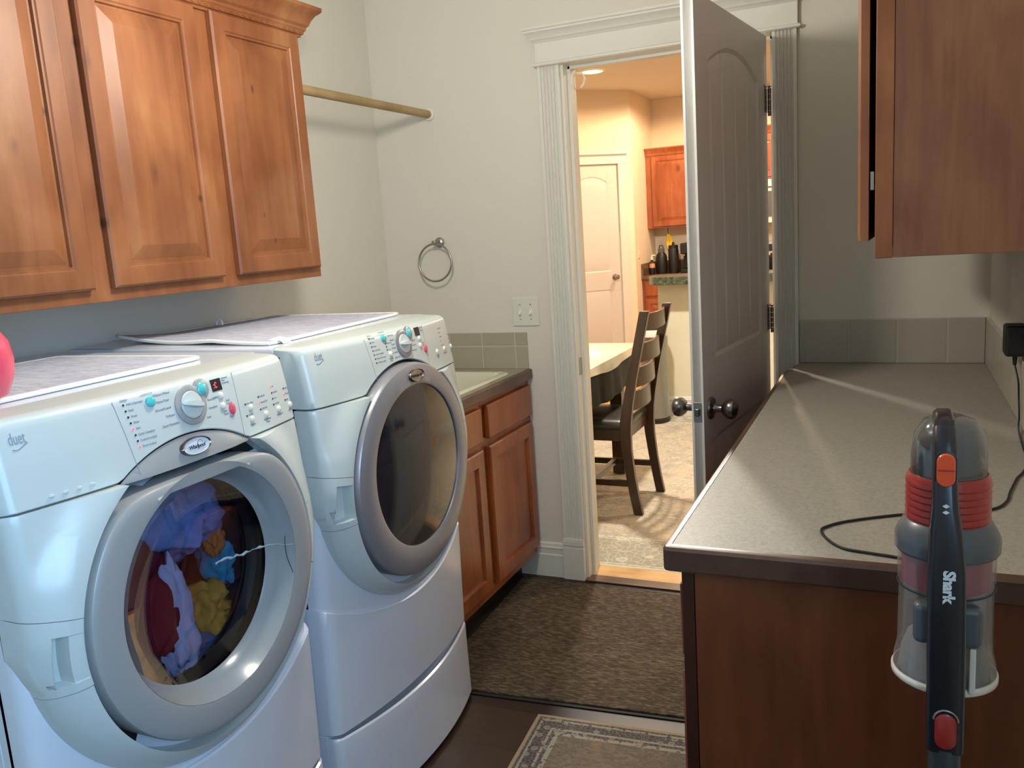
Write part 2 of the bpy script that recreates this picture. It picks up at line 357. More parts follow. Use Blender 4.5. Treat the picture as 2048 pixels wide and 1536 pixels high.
def tag(o, label=None, cat=None, group=None, kind=None):
    if label: o['label'] = label
    if cat: o['category'] = cat
    if group: o['group'] = group
    if kind: o['kind'] = kind
    return o
def thing(name, label, cat, loc, group=None):
    o = bpy.data.objects.new(name, None); COL.objects.link(o); o.location = loc; o.empty_display_size = .05
    return tag(o, label, cat, group)
def struct(name, mb, mat, label=None, **k):
    o = mb.build(name, mat, **k); o['kind'] = 'structure'
    if label: o['label'] = label
    return o
def copy_tree(o, parent=None):
    c = o.copy(); COL.objects.link(c); c.parent = parent
    for ch in [x for x in bpy.data.objects if x.parent == o]: copy_tree(ch, c)
    return c
def text_mb(txt, size, mat4, depth=.0004, font_shear=0, align='LEFT', bold=0, spacing=1.0, sx=1.0):
    """flat lettering as a mesh; local x = reading direction, y = up, z = outward"""
    cu = bpy.data.curves.new('t', 'FONT'); cu.body = txt; cu.size = size; cu.extrude = depth; cu.shear = font_shear; cu.align_x = align; cu.offset = bold; cu.space_character = spacing; cu.resolution_u = 3
    ob = bpy.data.objects.new('t', cu); COL.objects.link(ob)
    dg = bpy.context.evaluated_depsgraph_get(); me = bpy.data.meshes.new_from_object(ob.evaluated_get(dg))
    mb = MB(); mb.add([mat4 @ Vector((v.co.x*sx, v.co.y, v.co.z)) for v in me.vertices], [tuple(p.vertices) for p in me.polygons])
    bpy.data.objects.remove(ob); bpy.data.curves.remove(cu); bpy.data.meshes.remove(me)
    return mb
def merge(*mbs):
    r = MB()
    for m in mbs: r.add(m.v, m.f)
    return r
def frame_mat(o, xd, yd):
    xd = Vector(xd).normalized(); yd = Vector(yd); z = xd.cross(yd).normalized(); yd = z.cross(xd)
    return Matrix(((xd.x, yd.x, z.x, o[0]), (xd.y, yd.y, z.y, o[1]), (xd.z, yd.z, z.z, o[2]), (0, 0, 0, 1)))

def smooth_pts(p, n=8):
    p = [Vector(q) for q in p]; out = []
    for i in range(len(p)-1):
        p0 = p[max(i-1, 0)]; p1 = p[i]; p2 = p[i+1]; p3 = p[min(i+2, len(p)-1)]
        for k in range(n):
            t = k/n; out.append(.5*((2*p1)+(p2-p0)*t+(2*p0-5*p1+4*p2-p3)*t*t+(3*p1-p0-3*p2+p3)*t**3))
    out.append(p[-1]); return out
# raised-panel door slab lying in plane (o, a, b): a = width dir, b = height dir, n outward
def panel_door(o, a, b, n, w, h, t=.019, stile=.055, rail=.055, bev=.004, flat_panel=False, arch=0, raised=.0):
    o = Vector(o); a = Vector(a).normalized(); b = Vector(b).normalized(); n = Vector(n).normalized()
    mb = MB(); P = lambda x, y, z: o+a*x+b*y+n*z
    def ring(ix, iy, d, na=1):
        return [P(ix, iy, d), P(w-ix, iy, d), P(w-ix, h-iy, d), P(ix, h-iy, d)]
    e = .005
    if flat_panel:
        rows = [ring(0, 0, 0), ring(0, 0, t-e), ring(e, e, t), ring(stile, rail, t), ring(stile+.004, rail+.004, t-.010)]
    else:
        rows = [ring(0, 0, 0), ring(0, 0, t-e), ring(e, e, t), ring(stile-.010, rail-.010, t), ring(stile-.007, rail-.007, t-.003), ring(stile-.002, rail-.002, t-.003), ring(stile, rail, t-.010), ring(stile+.005, rail+.005, t-.010), ring(stile+.038, rail+.038, t-.001)]
    mb.grid(rows, True); mb.poly(list(reversed(rows[0]))); mb.poly(rows[-1])
    return mb

# ================================================================== SETTING
CH = 2.74
WT = .14         # partition thickness
XJ0, XJ1 = .845, 1.60    # door opening
# floors
struct('floor', MB().box(-.1, RW+.1, NEARY-.1, .035, -.06, 0), M['floor'], 'dark brown plank floor of the laundry room')
struct('floor', MB().box(-3.4, 4.2, .035+.0, 6.4, -.06, -.002), M['kfloor'], 'honey coloured oak floor of the dining area and kitchen')
# walls
struct('wall_left', MB().box(-.1, 0, NEARY-.1, 0, 0, CH), M['wall'])
wy0, wy1, wz0, wz1 = -3.80, -2.70, 1.05, 2.05
struct('wall_right', MB().box(RW, RW+.1, wy1, 0, 0, CH).box(RW, RW+.1, NEARY-.1, wy0, 0, CH).box(RW, RW+.1, wy0, wy1, 0, wz0).box(RW, RW+.1, wy0, wy1, wz1, CH), M['wall'])
wb = MB().box(-3.3, XJ0-.02, 0, WT, 0, CH).box(XJ1+.02, 4.1, 0, WT, 0, CH).box(XJ0-.02, XJ1+.02, 0, WT, 2.07, CH)
struct('wall_back', wb, M['wall'])
# wall behind the photographer with the window opening
struct('wall_near', MB().box(-.1, RW+.1, NEARY-.12, NEARY, 0, CH), M['wall'])
wf = MB()
for a in ((wy0-.06, wy0, wz0-.06, wz1+.06), (wy1, wy1+.06, wz0-.06, wz1+.06), (wy0, wy1, wz0-.06, wz0), (wy0, wy1, wz1, wz1+.06)):
    wf.box(RW-.018, RW, a[0], a[1], a[2], a[3])
wf.box(RW+.04, RW+.08, (wy0+wy1)/2-.025, (wy0+wy1)/2+.025, wz0, wz1)
struct('window_1', wf, M['trim'], bevel=.003)
struct('ceiling', MB().box(-.1, RW+.1, NEARY-.12, WT, CH, CH+.1), M['ceil'], 'laundry room ceiling')
struct('ceiling', MB().box(-3.4, 4.2, WT, 6.4, CH, CH+.1), M['ceil'], 'textured kitchen ceiling')
# kitchen shell: corner pantry at 45 degrees
struct('wall_far', MB().box(-.43, 4.1, 6.19, 6.3, 0, CH), M['wall_k'])
struct('wall_kitchen_left', MB().box(-3.4, -3.3, 0, 3.6, 0, CH), M['wall_k'])
struct('wall_kitchen_right', MB().box(4.1, 4.2, 0, 6.3, 0, CH), M['wall_k'])
pc = Vector((-.43, 5.38, 0)); pd = Vector((-1, -1, 0)).normalized(); pn = Vector((1, -1, 0)).normalized()   # pantry wall runs from pc along pd, faces pn
struct('wall_pantry_side', MB().box(-.55, -.43, 5.38, 6.3, 0, CH), M['wall_k'])
def pq(s, z, d=0): return pc+pd*s+pn*d+Vector((0, 0, z))
ps0, ps1 = .19, .735
wp = MB()
for a0, a1, z0, z1 in ((0, ps0-.02, 0, CH), (ps1+.02, 3.4, 0, CH), (ps0-.02, ps1+.02, 2.05, CH)):
    wp.prism([pq(a0, z0), pq(a1, z0), pq(a1, z1), pq(a0, z1)], -pn*.10)
struct('wall_pantry', wp, M['wall_k'])

struct('wall_pantry_inner', MB().box(-3.3, -.56, 6.15, 6.25, 0, CH).box(-3.4, -3.3, 3.6, 6.25, 0, CH), M['wall_k'])
# ---- door casing round the laundry doorway
def fluted(xa, xb, z0, z1, y0=-.0, t=.020):
    prof = [(xa, 0), (xa, -t)]
    w = xb-xa; n = 5; m = .010; fw = (w-2*m)/n
    for k in range(n):
        c = xa+m+fw*(k+.5)
        for q in (-.42, -.22, 0, .22, .42):
            prof.append((c+fw*q, -t+.0085*(1-(q/.42)**2)))
    prof += [(xb, -t), (xb, 0)]
    return MB().prism([(x, y0+y-.0005, z0) for x, y in prof], (0, 0, z1-z0))
CX0, CX1, CX2, CX3 = .749, .835, 1.603, 1.682
struct('trim_1', fluted(CX0, CX1, .175, 2.045), M['trim'], 'fluted white casing left of the doorway', ang=25)
struct('trim_2', fluted(CX2, CX3, 0, 2.045), M['trim'], 'fluted white casing right of the doorway', ang=25)
pl = MB().box(CX0-.006, CX1, -.028, -.0005, 0, .14).box(CX0-.004, CX1, -.025, -.0005, .14, .148).box(CX0-.006, CX1, -.028, -.0005, .148, .168).box(CX0-.003, CX1, -.024, -.0005, .168, .177)
struct('trim_3', pl, M['trim'], 'white plinth block at the foot of the left casing', bevel=.0015)
# header with crown
def header(x0, x1, z0, yb=-.0005, fz=.085, sgn=-1):
    prof = [(0, 0), (.030, 0), (.034, .004), (.034, .010), (.026, .014), (.024, .018), (.024, .018+fz-.02), (.028, fz+.002), (.030, fz+.006), (.036, fz+.010), (.040, fz+.020), (.052, fz+.032), (.055, fz+.034), (.055, fz+.040), (.060, fz+.044), (.060, fz+.052), (0, fz+.052)]
    mb = MB(); rows = []
    for x, s in ((x0, -1), (x1, 1)):
        rows.append([(x+s*max(0, d-.024), yb+sgn*d, z0+z) for d, z in prof])
    mb.grid(rows, True); mb.poly(list(rows[0])); mb.poly(list(reversed(rows[1]))); return mb
struct('trim_4', header(CX0-.004, CX3+.004, 2.045), M['trim'], 'white crown-moulded header over the doorway', ang=30)
# jamb with stop
jb = MB().box(XJ0-.02, XJ0, 0, WT, 0, 2.05).box(XJ1, XJ1+.02, 0, WT, 0, 2.05).box(XJ0-.02, XJ1+.02, 0, WT, 2.045, 2.07)
jb.box(XJ0, XJ0+.012, .045, .08, 0, 2.045).box(XJ1-.012, XJ1, .045, .08, 0, 2.045).box(XJ0, XJ1, .045, .08, 2.033, 2.045)
struct('trim_5', jb, M['trim'], 'white door jamb and stop', bevel=.0015)
tag(MB().box(XJ0-.001, XJ0+.0015, .008, .036, .86, .93).build('strike_plate', M['chrome']), 'small metal strike plate on the left door jamb', 'strike plate')
# baseboards
def baseb(p0, p1, n):
    prof = [(0, 0), (.016, 0), (.016, .095), (.012, .100), (.012, .122), (.015, .126), (.010, .132), (.008, .142), (0, .148)]
    p0 = Vector(p0); p1 = Vector(p1); n = Vector(n)
    return MB().prism([p0+n*d+Vector((0, 0, z)) for d, z in prof], p1-p0)
struct('baseboard_back', baseb((.0, -.0005, 0), (CX0-.006, -.0005, 0), (0, -1, 0)), M['trim'], ang=25)
struct('baseboard_left', baseb((.0005, NEARY, 0), (.0005, -2.45, 0), (1, 0, 0)), M['trim'], ang=25)
# thresholds
struct('trim_6', MB().box(XJ0-.02, XJ1+.02, .035, .150, -.002, .006), M['oak'], 'light oak threshold strip in the doorway', bevel=.002)
struct('trim_7', MB().box(XJ0-.01, XJ1+.01, -.03, .034, 0, .008), M['redux'], 'brown reducer strip before the threshold', bevel=.003)

# ================================================================== LAUNDRY DOOR (open, hinged right)
def arch_door_mb(L, H, t, arch_h, s0, s1, p1z, p2z, zb, planks=True, both=True):
    """door slab in local coords: x along width from hinge, y thickness (0..t), z up. Face at y=0 carries relief."""
    mb = MB()
    def arch_z(x, inset):
        u = (x-(s0+s1)/2)/((s1-s0)/2)
        return p1z[1]-inset+arch_h*(1-min(1, abs(u))**2)
    nx = 60
    def face(y, sg):
        xs = sorted(set([0, L]+[s0+(s1-s0)*k/nx for k in range(nx+1)]+[s0+.012, s0+.03, s1-.012, s1-.03]))
        zs_cols = []
        for x in xs:
            u = min(max(x, s0), s1)
            top = p1z[1]+arch_h*(1-min(1, abs((u-(s0+s1)/2)/((s1-s0)/2)))**2)
            col = [0, zb, zb+.012, zb+.03, p2z-.03, p2z-.012, p2z, p1z[0], p1z[0]+.012, p1z[0]+.03]
            a = p1z[0]+.03; bz = top-.03
            for k in range(1, 6): col.append(a+(bz-a)*k/6)
            col += [top-.03, top-.012, top, H]
            zs_cols.append(col)
        rows = []
        for x, col in zip(xs, zs_cols):
            r = []
            for z in col:
                top = col[-2]
                din = min(x-s0, s1-x)
                dz = max(min(z-p1z[0], top-z), min(z-zb, p2z-z))
                d = min(din, dz)
                dep = 0
                if d > 1e-4:
                    dep = .006*min(1, d/.012)
                    if d > .0125: dep = .006-.004*min(1, (d-.012)/.018)
                    if planks and d > .028:
                        for gx in (.25, .5, .75):
                            if abs(x-(s0+(s1-s0)*gx)) < .0045: dep = .0065
                r.append((x, y+sg*dep, z))
            rows.append(r)
        mb.grid(rows)
    face(0, 1); face(t, -1)
    mb.box(0, L, .0065, t-.0065, .001, H-.001)
    for (x0, x1) in ((0, 0), (L, L)):
        mb.poly([(x0, 0, 0), (x0, t, 0), (x0, t, H), (x0, 0, H)])
    mb.poly([(0, 0, 0), (L, 0, 0), (L, t, 0), (0, t, 0)]); mb.poly([(0, 0, H), (L, 0, H), (L, t, H), (0, t, H)])
    return mb
hx, hy = 1.587, -.036
fx, fy = 1.502, -.793
dvec = Vector((fx-hx, fy-hy, 0)); L = dvec.length; dvec.normalize(); nin = Vector((-dvec.y*-1, dvec.x*-1, 0))
# thickness direction points to -X side
tdir = Vector((dvec.y, -dvec.x, 0));
if tdir.x > 0: tdir = -tdir
DT = frame = Matrix(((dvec.x, tdir.x, 0, hx), (dvec.y, tdir.y, 0, hy), (0, 0, 1, .012), (0, 0, 0, 1)))
door = bpy.data.objects.new('door_1', None); COL.objects.link(door); door.location = (hx, hy, 0); door['kind'] = 'structure'; door['label'] = 'open white two-panel arched interior door'
arch_door_mb(L, 2.018, .035, .062, .115, .648, (1.03, 1.858), .80, .21).xf(DT).build('door_leaf', M['door'], door, ang=20)
def DP(x, y, z): return DT @ Vector((x, y, z))
# knobs
def knob(s, z, y0, sg, par, nm='door_knob'):
    prof = [(.033, 0), (.033, .004), (.030, .008), (.014, .012), (.011, .020), (.011, .034), (.020, .040), (.0275, .050), (.030, .060), (.0275, .070), (.018, .077), (0.001, .080)]
    mb = MB().lathe([(r, h) for r, h in prof], (0, 0, 0), 'z', 28)
    a = DP(s, y0, z); nrm = (tdir if sg > 0 else -tdir)
    rot = Vector((0, 0, 1)).rotation_difference(nrm).to_matrix().to_4x4()
    mb.xf(Matrix.Translation(a) @ rot); mb.build(nm, M['bronze'], par)
knob(L-.062, .89, 0, -1, door); knob(L-.062, .89, .035, 1, door)
lt = MB().box(-.001, .0015, .0055, .0295, 0, .056).xf(DT @ Matrix.Translation((L, 0, .862)))
lt.build('latch_plate', M['chrome'], door, bevel=.0005)
MB().box(0, .010, .011, .024, 0, .022).xf(DT @ Matrix.Translation((L, 0, .879))).build('latch_bolt', M['bronze'], door, bevel=.003)
for hz in (1.815, 1.075, .25):
    h = thing('x', None, None, (0, 0, 0)); bpy.data.objects.remove(h)
    mb = MB().box(0, .034, -.0022, 0.0005, hz-.045, hz+.045).xf(DT)          # leaf on the door face side
    mb.add(*(lambda q: (q.v, q.f))(MB().box(-.012, .0, -.0022, .0005, hz-.045, hz+.045).xf(DT)))
    hm = mb.build('hinge', M['bronze'], door)
    k = MB(); hc = (hx+.009, hy-.006)
    for i in range(5):
        k.lathe([(.0058, hz-.045+i*.018+.0006), (.0058, hz-.045+(i+1)*.018-.0006)], (hc[0], hc[1], 0), 'z', 12)
    k.lathe([(.003, hz+.045), (.003, hz+.049), (.006, hz+.050), (.006, hz+.053)], (hc[0], hc[1], 0), 'z', 10)
    k.build('hinge_knuckle', M['bronze'], hm)

# ================================================================== UPPER CABINETS LEFT
ucx = .34; uz0 = 1.343; uy1 = -.93; uy0 = -3.0; utop = 2.075
uc = thing('wall_cabinet', 'long reddish-brown stained wall cabinet with crown moulding above the washer and dryer', 'cabinet', (.17, (uy0+uy1)/2, uz0))
MB().box(.001, ucx-.019, uy0, uy1-.002, uz0+.02, utop).box(.001, .02, uy0, uy1-.002, uz0, uz0+.02).box(.001, ucx-.019, uy1-.021, uy1-.002, uz0, utop).build('carcass', M['cab'], uc)
ff = MB().box(ucx-.019, ucx, uy0, uy1, uz0, uz0+.045).box(ucx-.019, ucx, uy0, uy1, utop-.05, utop)
dys = [(-.948, -1.312), (-1.368, -1.728), (-1.782, -2.142), (-2.20, -2.56), (-2.60, -2.95)]
edges = [uy1, -.962] + [-1.300, -1.380, -1.716, -1.794, -2.130, -2.212, -2.548, -2.612, -2.938, uy0]
for i in range(0, len(edges), 2): ff.box(ucx-.019, ucx, edges[i+1], edges[i], uz0+.045, utop-.05)
ff.build('face_frame', M['cab'], uc, bevel=.0015)
for a, b in dys:
    panel_door((ucx+.001, b, uz0+.030), (0, 1, 0), (0, 0, 1), (1, 0, 0), a-b, .688).build('door', M['cab'], uc, ang=11)
# crown with rope bead
cz = utop-.018
prof = [(0, 0), (.010, 0), (.012, .006), (.018, .008), (.020, .014), (.026, .020), (.026, .026), (.034, .032), (.040, .044), (.052, .058), (.066, .066), (.070, .070), (.070, .080), (0, .080)]
cr = MB(); rows = []
for pt in ('s', 'c'):
    rows.append([((ucx+d), (uy0 if pt == 's' else uy1+d*.6), cz+z) for d, z in prof])
cr.grid(rows, True); cr.poly(rows[0])
rows2 = [rows[1], [(.001, uy1+d*.6, cz+z) for d, z in prof]]
cr.grid(rows2, True); cr.poly(list(reversed(rows2[1])))
cr.build('crown_moulding', M['cab'], uc, ang=25)
rp = MB(); n = 160; rr = []
y = uy0; pts = []
rows = []
for i in range(900):
    yy = uy0+(uy1-uy0)*i/899; tw = yy*260
    rows.append([Vector((ucx+.016+(.0058+.0014*math.cos(k*2*PI/8*2+tw))*math.cos(k*2*PI/8), yy, cz+.015+(.0058+.0014*math.cos(k*2*PI/8*2+tw))*math.sin(k*2*PI/8))) for k in range(8)])
rp.grid(rows, True); rp.poly(rows[0]); rp.poly(list(reversed(rows[-1]))); rp.build('rope_bead', M['cab'], uc, ang=60)

# ================================================================== ROD, TOWEL RING, SWITCH
rt = thing('closet_rod', 'wooden clothes rod between the wall cabinet and the back wall', 'rod', (.262, -.46, 1.92))
MB().tube([(.262, uy1-.001, 1.93), (.262, -.004, 1.93)], .0155, 20).build('dowel', M['rod'], rt)
MB().lathe([(.024, -.0005), (.024, -.010), (.021, -.013), (.0155, -.013)], (.262, 0, 1.93), 'y', 24, cap=False).build('socket', M['whitep'], rt)
tr = thing('towel_ring', 'round brushed nickel towel ring on the back wall', 'towel ring', (.264, 0, 1.40))
MB().lathe([(.021, -.0005), (.021, -.006), (.017, -.011), (.009, -.014), (.0075, -.03), (.0075, -.040), (.0095, -.044), (.0095, -.056), (.006, -.059)], (.264, 0, 1.418), 'y', 24).build('mount', M['chrome'], tr)
R_ = .076; rows = []
pts = [(.264+R_*math.sin(a)*1.0, -.050-.010*(1-math.cos(a))*.5, 1.414-R_+R_*math.cos(a)) for a in [2*PI*k/64 for k in range(65)]]
MB().tube(pts, .0042, 10, cap=False).build('ring', M['chrome'], tr)
sw = thing('light_switch', 'ivory double toggle switch plate left of the doorway', 'light switch', (.633, 0, 1.065))
MB().box(.576, .690, -.006, -.0005, 1.064, 1.178).build('plate', M['trim'], sw, bevel=.003)
for x in (.610, .656):
    t = MB().box(x-.006, x+.006, -.0075, -.005, 1.108, 1.134).build('toggle_frame', M['whitep'], sw)
    MB().prism([(x-.004, -.007, 1.113), (x-.004, -.007, 1.125), (x-.004, -.018, 1.114), (x-.004, -.017, 1.109)], (.008, 0, 0)).build('toggle', M['whitep'], sw, bevel=.001)
    for z in (1.151, 1.091): MB().lathe([(.0025, -.006), (.0025, -.0072)], (x, 0, z), 'y', 10).build('screw', M['chrome'], sw)

# ================================================================== SINK BASE
sz = .888; sx = .646
sc = thing('sink_cabinet', 'reddish-brown sink base cabinet between dryer and doorway', 'cabinet', (.31, -.47, 0))
MB().box(.002, .60, -.935, -.004, .10, .68).box(.002, .022, -.935, -.004, .68, sz-.04).box(.58, .60, -.935, -.004, .68, sz-.04).build('carcass', M['cab_low'], sc)
MB().box(.002, .545, -.935, -.004, 0, .10).build('toe_kick', M['blackm'], sc)
ff = MB().box(.60, .622, -.935, -.002, .10, .150).box(.60, .622, -.935, -.002, .80, sz-.04).box(.60, .622, -.935, -.002, .66, .71)
for a, b in ((-.002, -.055), (-.415, -.500), (-.88, -.935)): ff.box(.60, .622, b, a, .15, .66).box(.60, .622, b, a, .71, .80)
ff.build('face_frame', M['cab_low'], sc, bevel=.001)
for a, b in ((-.024, -.432), (-.483, -.89)):
    panel_door((.623, b, .138), (0, 1, 0), (0, 0, 1), (1, 0, 0), a-b, .534, flat_panel=True, stile=.052, rail=.052).build('door', M['cab_low'], sc, ang=11)
    MB().box(.623, .643, b, a, .702, .826).build('drawer_front', M['cab_low'], sc, bevel=.004)
# worktop with sink hole
sk = thing('sink_worktop', 'beige laminate worktop with dark wood edge around the sink', 'worktop', (.32, -.47, sz-.04))
w = MB(); hx0, hx1, hy0, hy1 = .135, .600, -.605, -.145
w.box(.001, sx-.020, hy1, -.0005, sz-.035, sz).box(.001, sx-.020, -.937, hy0, sz-.035, sz).box(.001, hx0, hy0, hy1, sz-.035, sz).box(hx1, sx-.020, hy0, hy1, sz-.035, sz)
w.build('laminate_top', M['lam_s'], sk)
MB().box(sx-.020, sx, -.937, -.0005, sz-.040, sz+.001).build('edge_band', M['cdark'], sk, bevel=.006)
# sink
sn = thing('utility_sink', 'white drop-in utility sink in the corner worktop', 'sink', (.367, -.375, sz-.2))
def rrect(x0, x1, y0, y1, r, z, n=6):
    p = []
    for cx, cy, a0 in ((x1-r, y1-r, 0), (x0+r, y1-r, PI/2), (x0+r, y0+r, PI), (x1-r, y0+r, 3*PI/2)):
        for k in range(n+1):
            a = a0+PI/2*k/n; p.append(Vector((cx+r*math.cos(a), cy+r*math.sin(a), z)))
    return p
sm = MB(); rows = [rrect(.118, .612, -.620, -.128, .05, sz+.0005), rrect(.116, .614, -.622, -.126, .05, sz+.007), rrect(.124, .606, -.614, -.134, .045, sz+.012), rrect(.143, .587, -.595, -.153, .04, sz+.011), rrect(.149, .581, -.589, -.159, .04, sz-.004), rrect(.165, .565, -.57, -.18, .05, sz-.16), rrect(.22, .51, -.52, -.24, .05, sz-.175)]
sm.grid(rows, True); sm.poly(rows[-1]); sm.build('basin', M['sink'], sn, ang=60)
MB().lathe([(.03, sz-.1745), (.026, sz-.172), (.01, sz-.173)], (.367, -.375, 0), 'z', 20).build('drain', M['chrome'], sn)
# tile backsplashes
M['tile_s'] = tile_mat('sink_wall_tile', 'AAA38E', 'C8C1AC', .150, .100, 'xz', off=(.318-.43, 0))
tl = MB().box(.011, .632, -.008, -.0005, sz, sz+.150)
tag(tl.build('tile_backsplash', M['tile_s'], bevel=.0015, loc=(.318, 0, sz-.005)), 'beige ceramic tile backsplash behind the utility sink', 'backsplash')
tag(MB().box(.0005, .010, -.937, -.0005, sz, sz+.150).build('tile_backsplash', tile_mat('side_tile', 'A9A38F', 'C2BCA8', .15, .10, 'yz'), bevel=.0015), 'beige tile backsplash on the side wall by the sink', 'backsplash')

# ================================================================== WASHER AND DRYER
MW = .343; MZ = .254; MT = 1.217; ZC = .845; SEAM = 1.072
_zs = [.25, .52, .7, .86, .95, 1.075, 1.15, 1.20, 1.3]; _xs = [.775, .790, .802, .812, .814, .803, .792, .782, .76]
def interp(z, zs, xs):
    if z <= zs[0]: return xs[0]
    for i in range(len(zs)-1):
        if z <= zs[i+1]: return xs[i]+(xs[i+1]-xs[i])*(z-zs[i])/(zs[i+1]-zs[i])
    return xs[-1]
def corner(u, r=.024):
    d = abs(u)-(MW-r)
    return r-math.sqrt(max(0, r*r-d*d)) if d > 0 else 0
def XF(u, z): return interp(z, _zs, _xs)+.035*(1-min(1, (u/MW)**2))-corner(u)
def XM(u, z): return .757+(.014 if z > .9 else .014*(z-.254)/.65)+.045*(1-min(1, (u/MW)**2))-corner(u)
def seam_low(u): return .50+.085*(u/MW)**2
def machine(yc, kind, label):
    ZC = .838 if kind == 'w' else .845
    root = thing('washing_machine' if kind == 'w' else 'tumble_dryer', label, 'washing machine' if kind == 'w' else 'dryer', (.40, yc, MZ))
    Pt = lambda x, u, z: Vector((x, yc+u, z))
    # cabinet body
    b = MB()
    def sect(x, g=0): return [Pt(x, -MW+g, MZ+g), Pt(x, MW-g, MZ+g), Pt(x, MW-g, MT-.022-g), Pt(x, -MW+g, MT-.022-g)]
    rows = [sect(.055), sect(.695), sect(.6965, .0012), sect(.6995, .0012), sect(.701), sect(.722)]
    b.grid(rows, True); b.poly(list(reversed(rows[0])))
    b.build('cabinet_body', M['white'], root, ang=30)
    tp = MB(); prof = [(0, 0), (0, .016), (.006, .022), (.010, .022)]
    rw = [[Pt(.045+i, -MW-.002+i, MT-.022+z), Pt(.705, -MW-.002+i, MT-.022+z), Pt(.705, MW+.002-i, MT-.022+z), Pt(.045+i, MW+.002-i, MT-.022+z)] for i, z in prof]
    rw.append([Pt(.07, -MW+.02, MT+.0), Pt(.700, -MW+.02, MT+.0), Pt(.700, MW-.02, MT+.0), Pt(.07, MW-.02, MT+.0)])
    tp.grid(rw, True); tp.poly(rw[-1]); tp.poly(list(reversed(rw[0]))); tp.build('top_panel', M['white'], root, ang=50)
    # metal front panel (ring round the opening)
    RI = .235; fp = MB(); n = 160; rows = []
    angs = sorted(set([2*PI*k/n for k in range(n)]+[math.atan2(a, c) % (2*PI) for a in (.2, MZ-ZC) for c in (MW, -MW)]))
    def ro(a):
        c = math.cos(a); s = math.sin(a); r = 9
        if abs(c) > 1e-6: r = min(r, MW/abs(c))
        if s > 1e-6: r = min(r, .2/s)
        if s < -1e-6: r = min(r, (ZC-MZ-.002)/-s)
        return r
    for fr in [0, .2, .4, .55, .7, .8, .88, .94, .97, .985, 1]:
        row = []
        for a in angs:
            r = RI+(max(ro(a), RI)-RI)*fr; u = r*math.cos(a); z = ZC+r*math.sin(a)
            row.append(Pt(XM(u, z), u, z))
        rows.append(row)
    rows.append([Pt(.715, p.y-yc, p.z) for p in rows[-1]])
    fp.grid(rows, True); fp.build('front_panel', M['white'], root, ang=30)
    # lower service panel
    lp = MB(); rows = []
    us = [-MW+2*MW*k/60 for k in range(61)]; us = sorted(set(us+[s*(MW-d) for s in (1, -1) for d in (.001, .003, .006, .010, .015, .02)]))
    for u in us:
        zt = seam_low(u); u0 = u; u = u*1.004; col = [Pt(.718, u, MZ-.001)]
        for k in range(9):
            z = MZ+.004+(zt-.004-MZ-.004)*k/8; col.append(Pt(XM(u0, z)+.010, u, z))
        col.append(Pt(XM(u0, zt)+.006, u, zt)); col.append(Pt(.718, u, zt)); rows.append(col)
    lp.grid(rows)
    for c in (rows[0], rows[-1]): lp.grid([c, [Vector((.716, p.y, p.z)) for p in c]])
    lp.build('service_panel', M['white'], root, ang=35)
    # fascia round the door
    RD = .275 if kind == 'w' else .280; RF0 = RD+.008; RFa = lambda a: RF0+.013*max(0, -math.sin(a))**1.5; RF = RF0
    def rout(a):
        c = math.cos(a); s = math.sin(a); r = 9
        if abs(c) > 1e-6: r = MW/abs(c)
        if s > 1e-6: r = min(r, (SEAM-ZC)/s)
        if s <= 0: r = min(r, .333+.010*max(0, 1+s*6))
        return r
    def XFr(u, z, r, low):
        x = XF(u, z); q = max(0, 1-(r-RF)/.075); x += ((.855 if kind == 'w' else .850)-x)*q*q*(3-2*q)*.9
        if low > 0:
            d = (r-.333)+.020; x -= low*(.020-math.sqrt(max(0, .020**2-max(0, min(.020, d))**2)))+low*.012*max(0, min(1, (r-.29)/.04))
        return x
    def fpatch(a0, a1, rec=None, flap=False):
        mb = MB(); na = max(6, int((a1-a0)/1.4)); rows = []
        al = [math.radians(a0+(a1-a0)*k/na) for k in range(na+1)]
        if rec: al = sorted(al+[math.radians(rec[0]-.15), math.radians(rec[0]+.15), math.radians(rec[1]-.15), math.radians(rec[1]+.15)])
        cols = []
        for a in al:
            r1 = max(rout(a), RF+.0005); low = max(0, min(1, -math.sin(a)*3+.25)) if rec is None else max(0, min(1, -math.sin(a)*3+.25))
            frs = [0, .12, .25, .4, .55, .68, .78, .86, .92, .96, .985, 1]
            RG = RFa(a)
            if rec:
                rr = [RF, rec[2]-.0008, rec[2]+.0008, (rec[2]+rec[3])/2-.0008, (rec[2]+rec[3])/2+.0008, rec[3]-.0008, rec[3]+.0008, r1-.012, r1-.006, r1-.002, r1]
            else: rr = [RG+(r1-RG)*f for f in frs]
            col = [Pt(.745, RG*math.cos(a), ZC+RG*math.sin(a))]
            for r in rr:
                u = r*math.cos(a); z = ZC+r*math.sin(a); x = XFr(u, z, r, low)
                if rec and math.radians(rec[0]) < a < math.radians(rec[1]) and rec[2] < r < rec[3]:
                    inner = r < (rec[2]+rec[3])/2
                    x -= (.002 if (flap and inner) else .030)
                col.append(Pt(x, u, z))
            u = r1*math.cos(a); z = ZC+r1*math.sin(a); col.append(Pt(.745, u, z)); cols.append(col)
        mb.grid(cols)
        mb.poly(cols[0]); mb.poly(list(reversed(cols[-1])))
        return mb
    a_s = math.degrees(math.asin((SEAM-ZC)/RF))
    fa = fpatch(-180-a_s, -191.7); fb = fpatch(-168.7, -14.3); fc = fpatch(12.6, a_s)
    merge(fa, fb, fc).build('door_surround', M['plastic'], root, ang=30)
    fpatch(-191.5, -169, (-188 if kind == 'd' else -187, -172, RF+.003, RF+.040), kind == 'w').build('door_handle', M['plastic'], root, ang=30)
    fpatch(-14, 12.3).build('hinge_cover', M['plastic'], root, ang=30)
    # console
    cs = MB(); cols = []
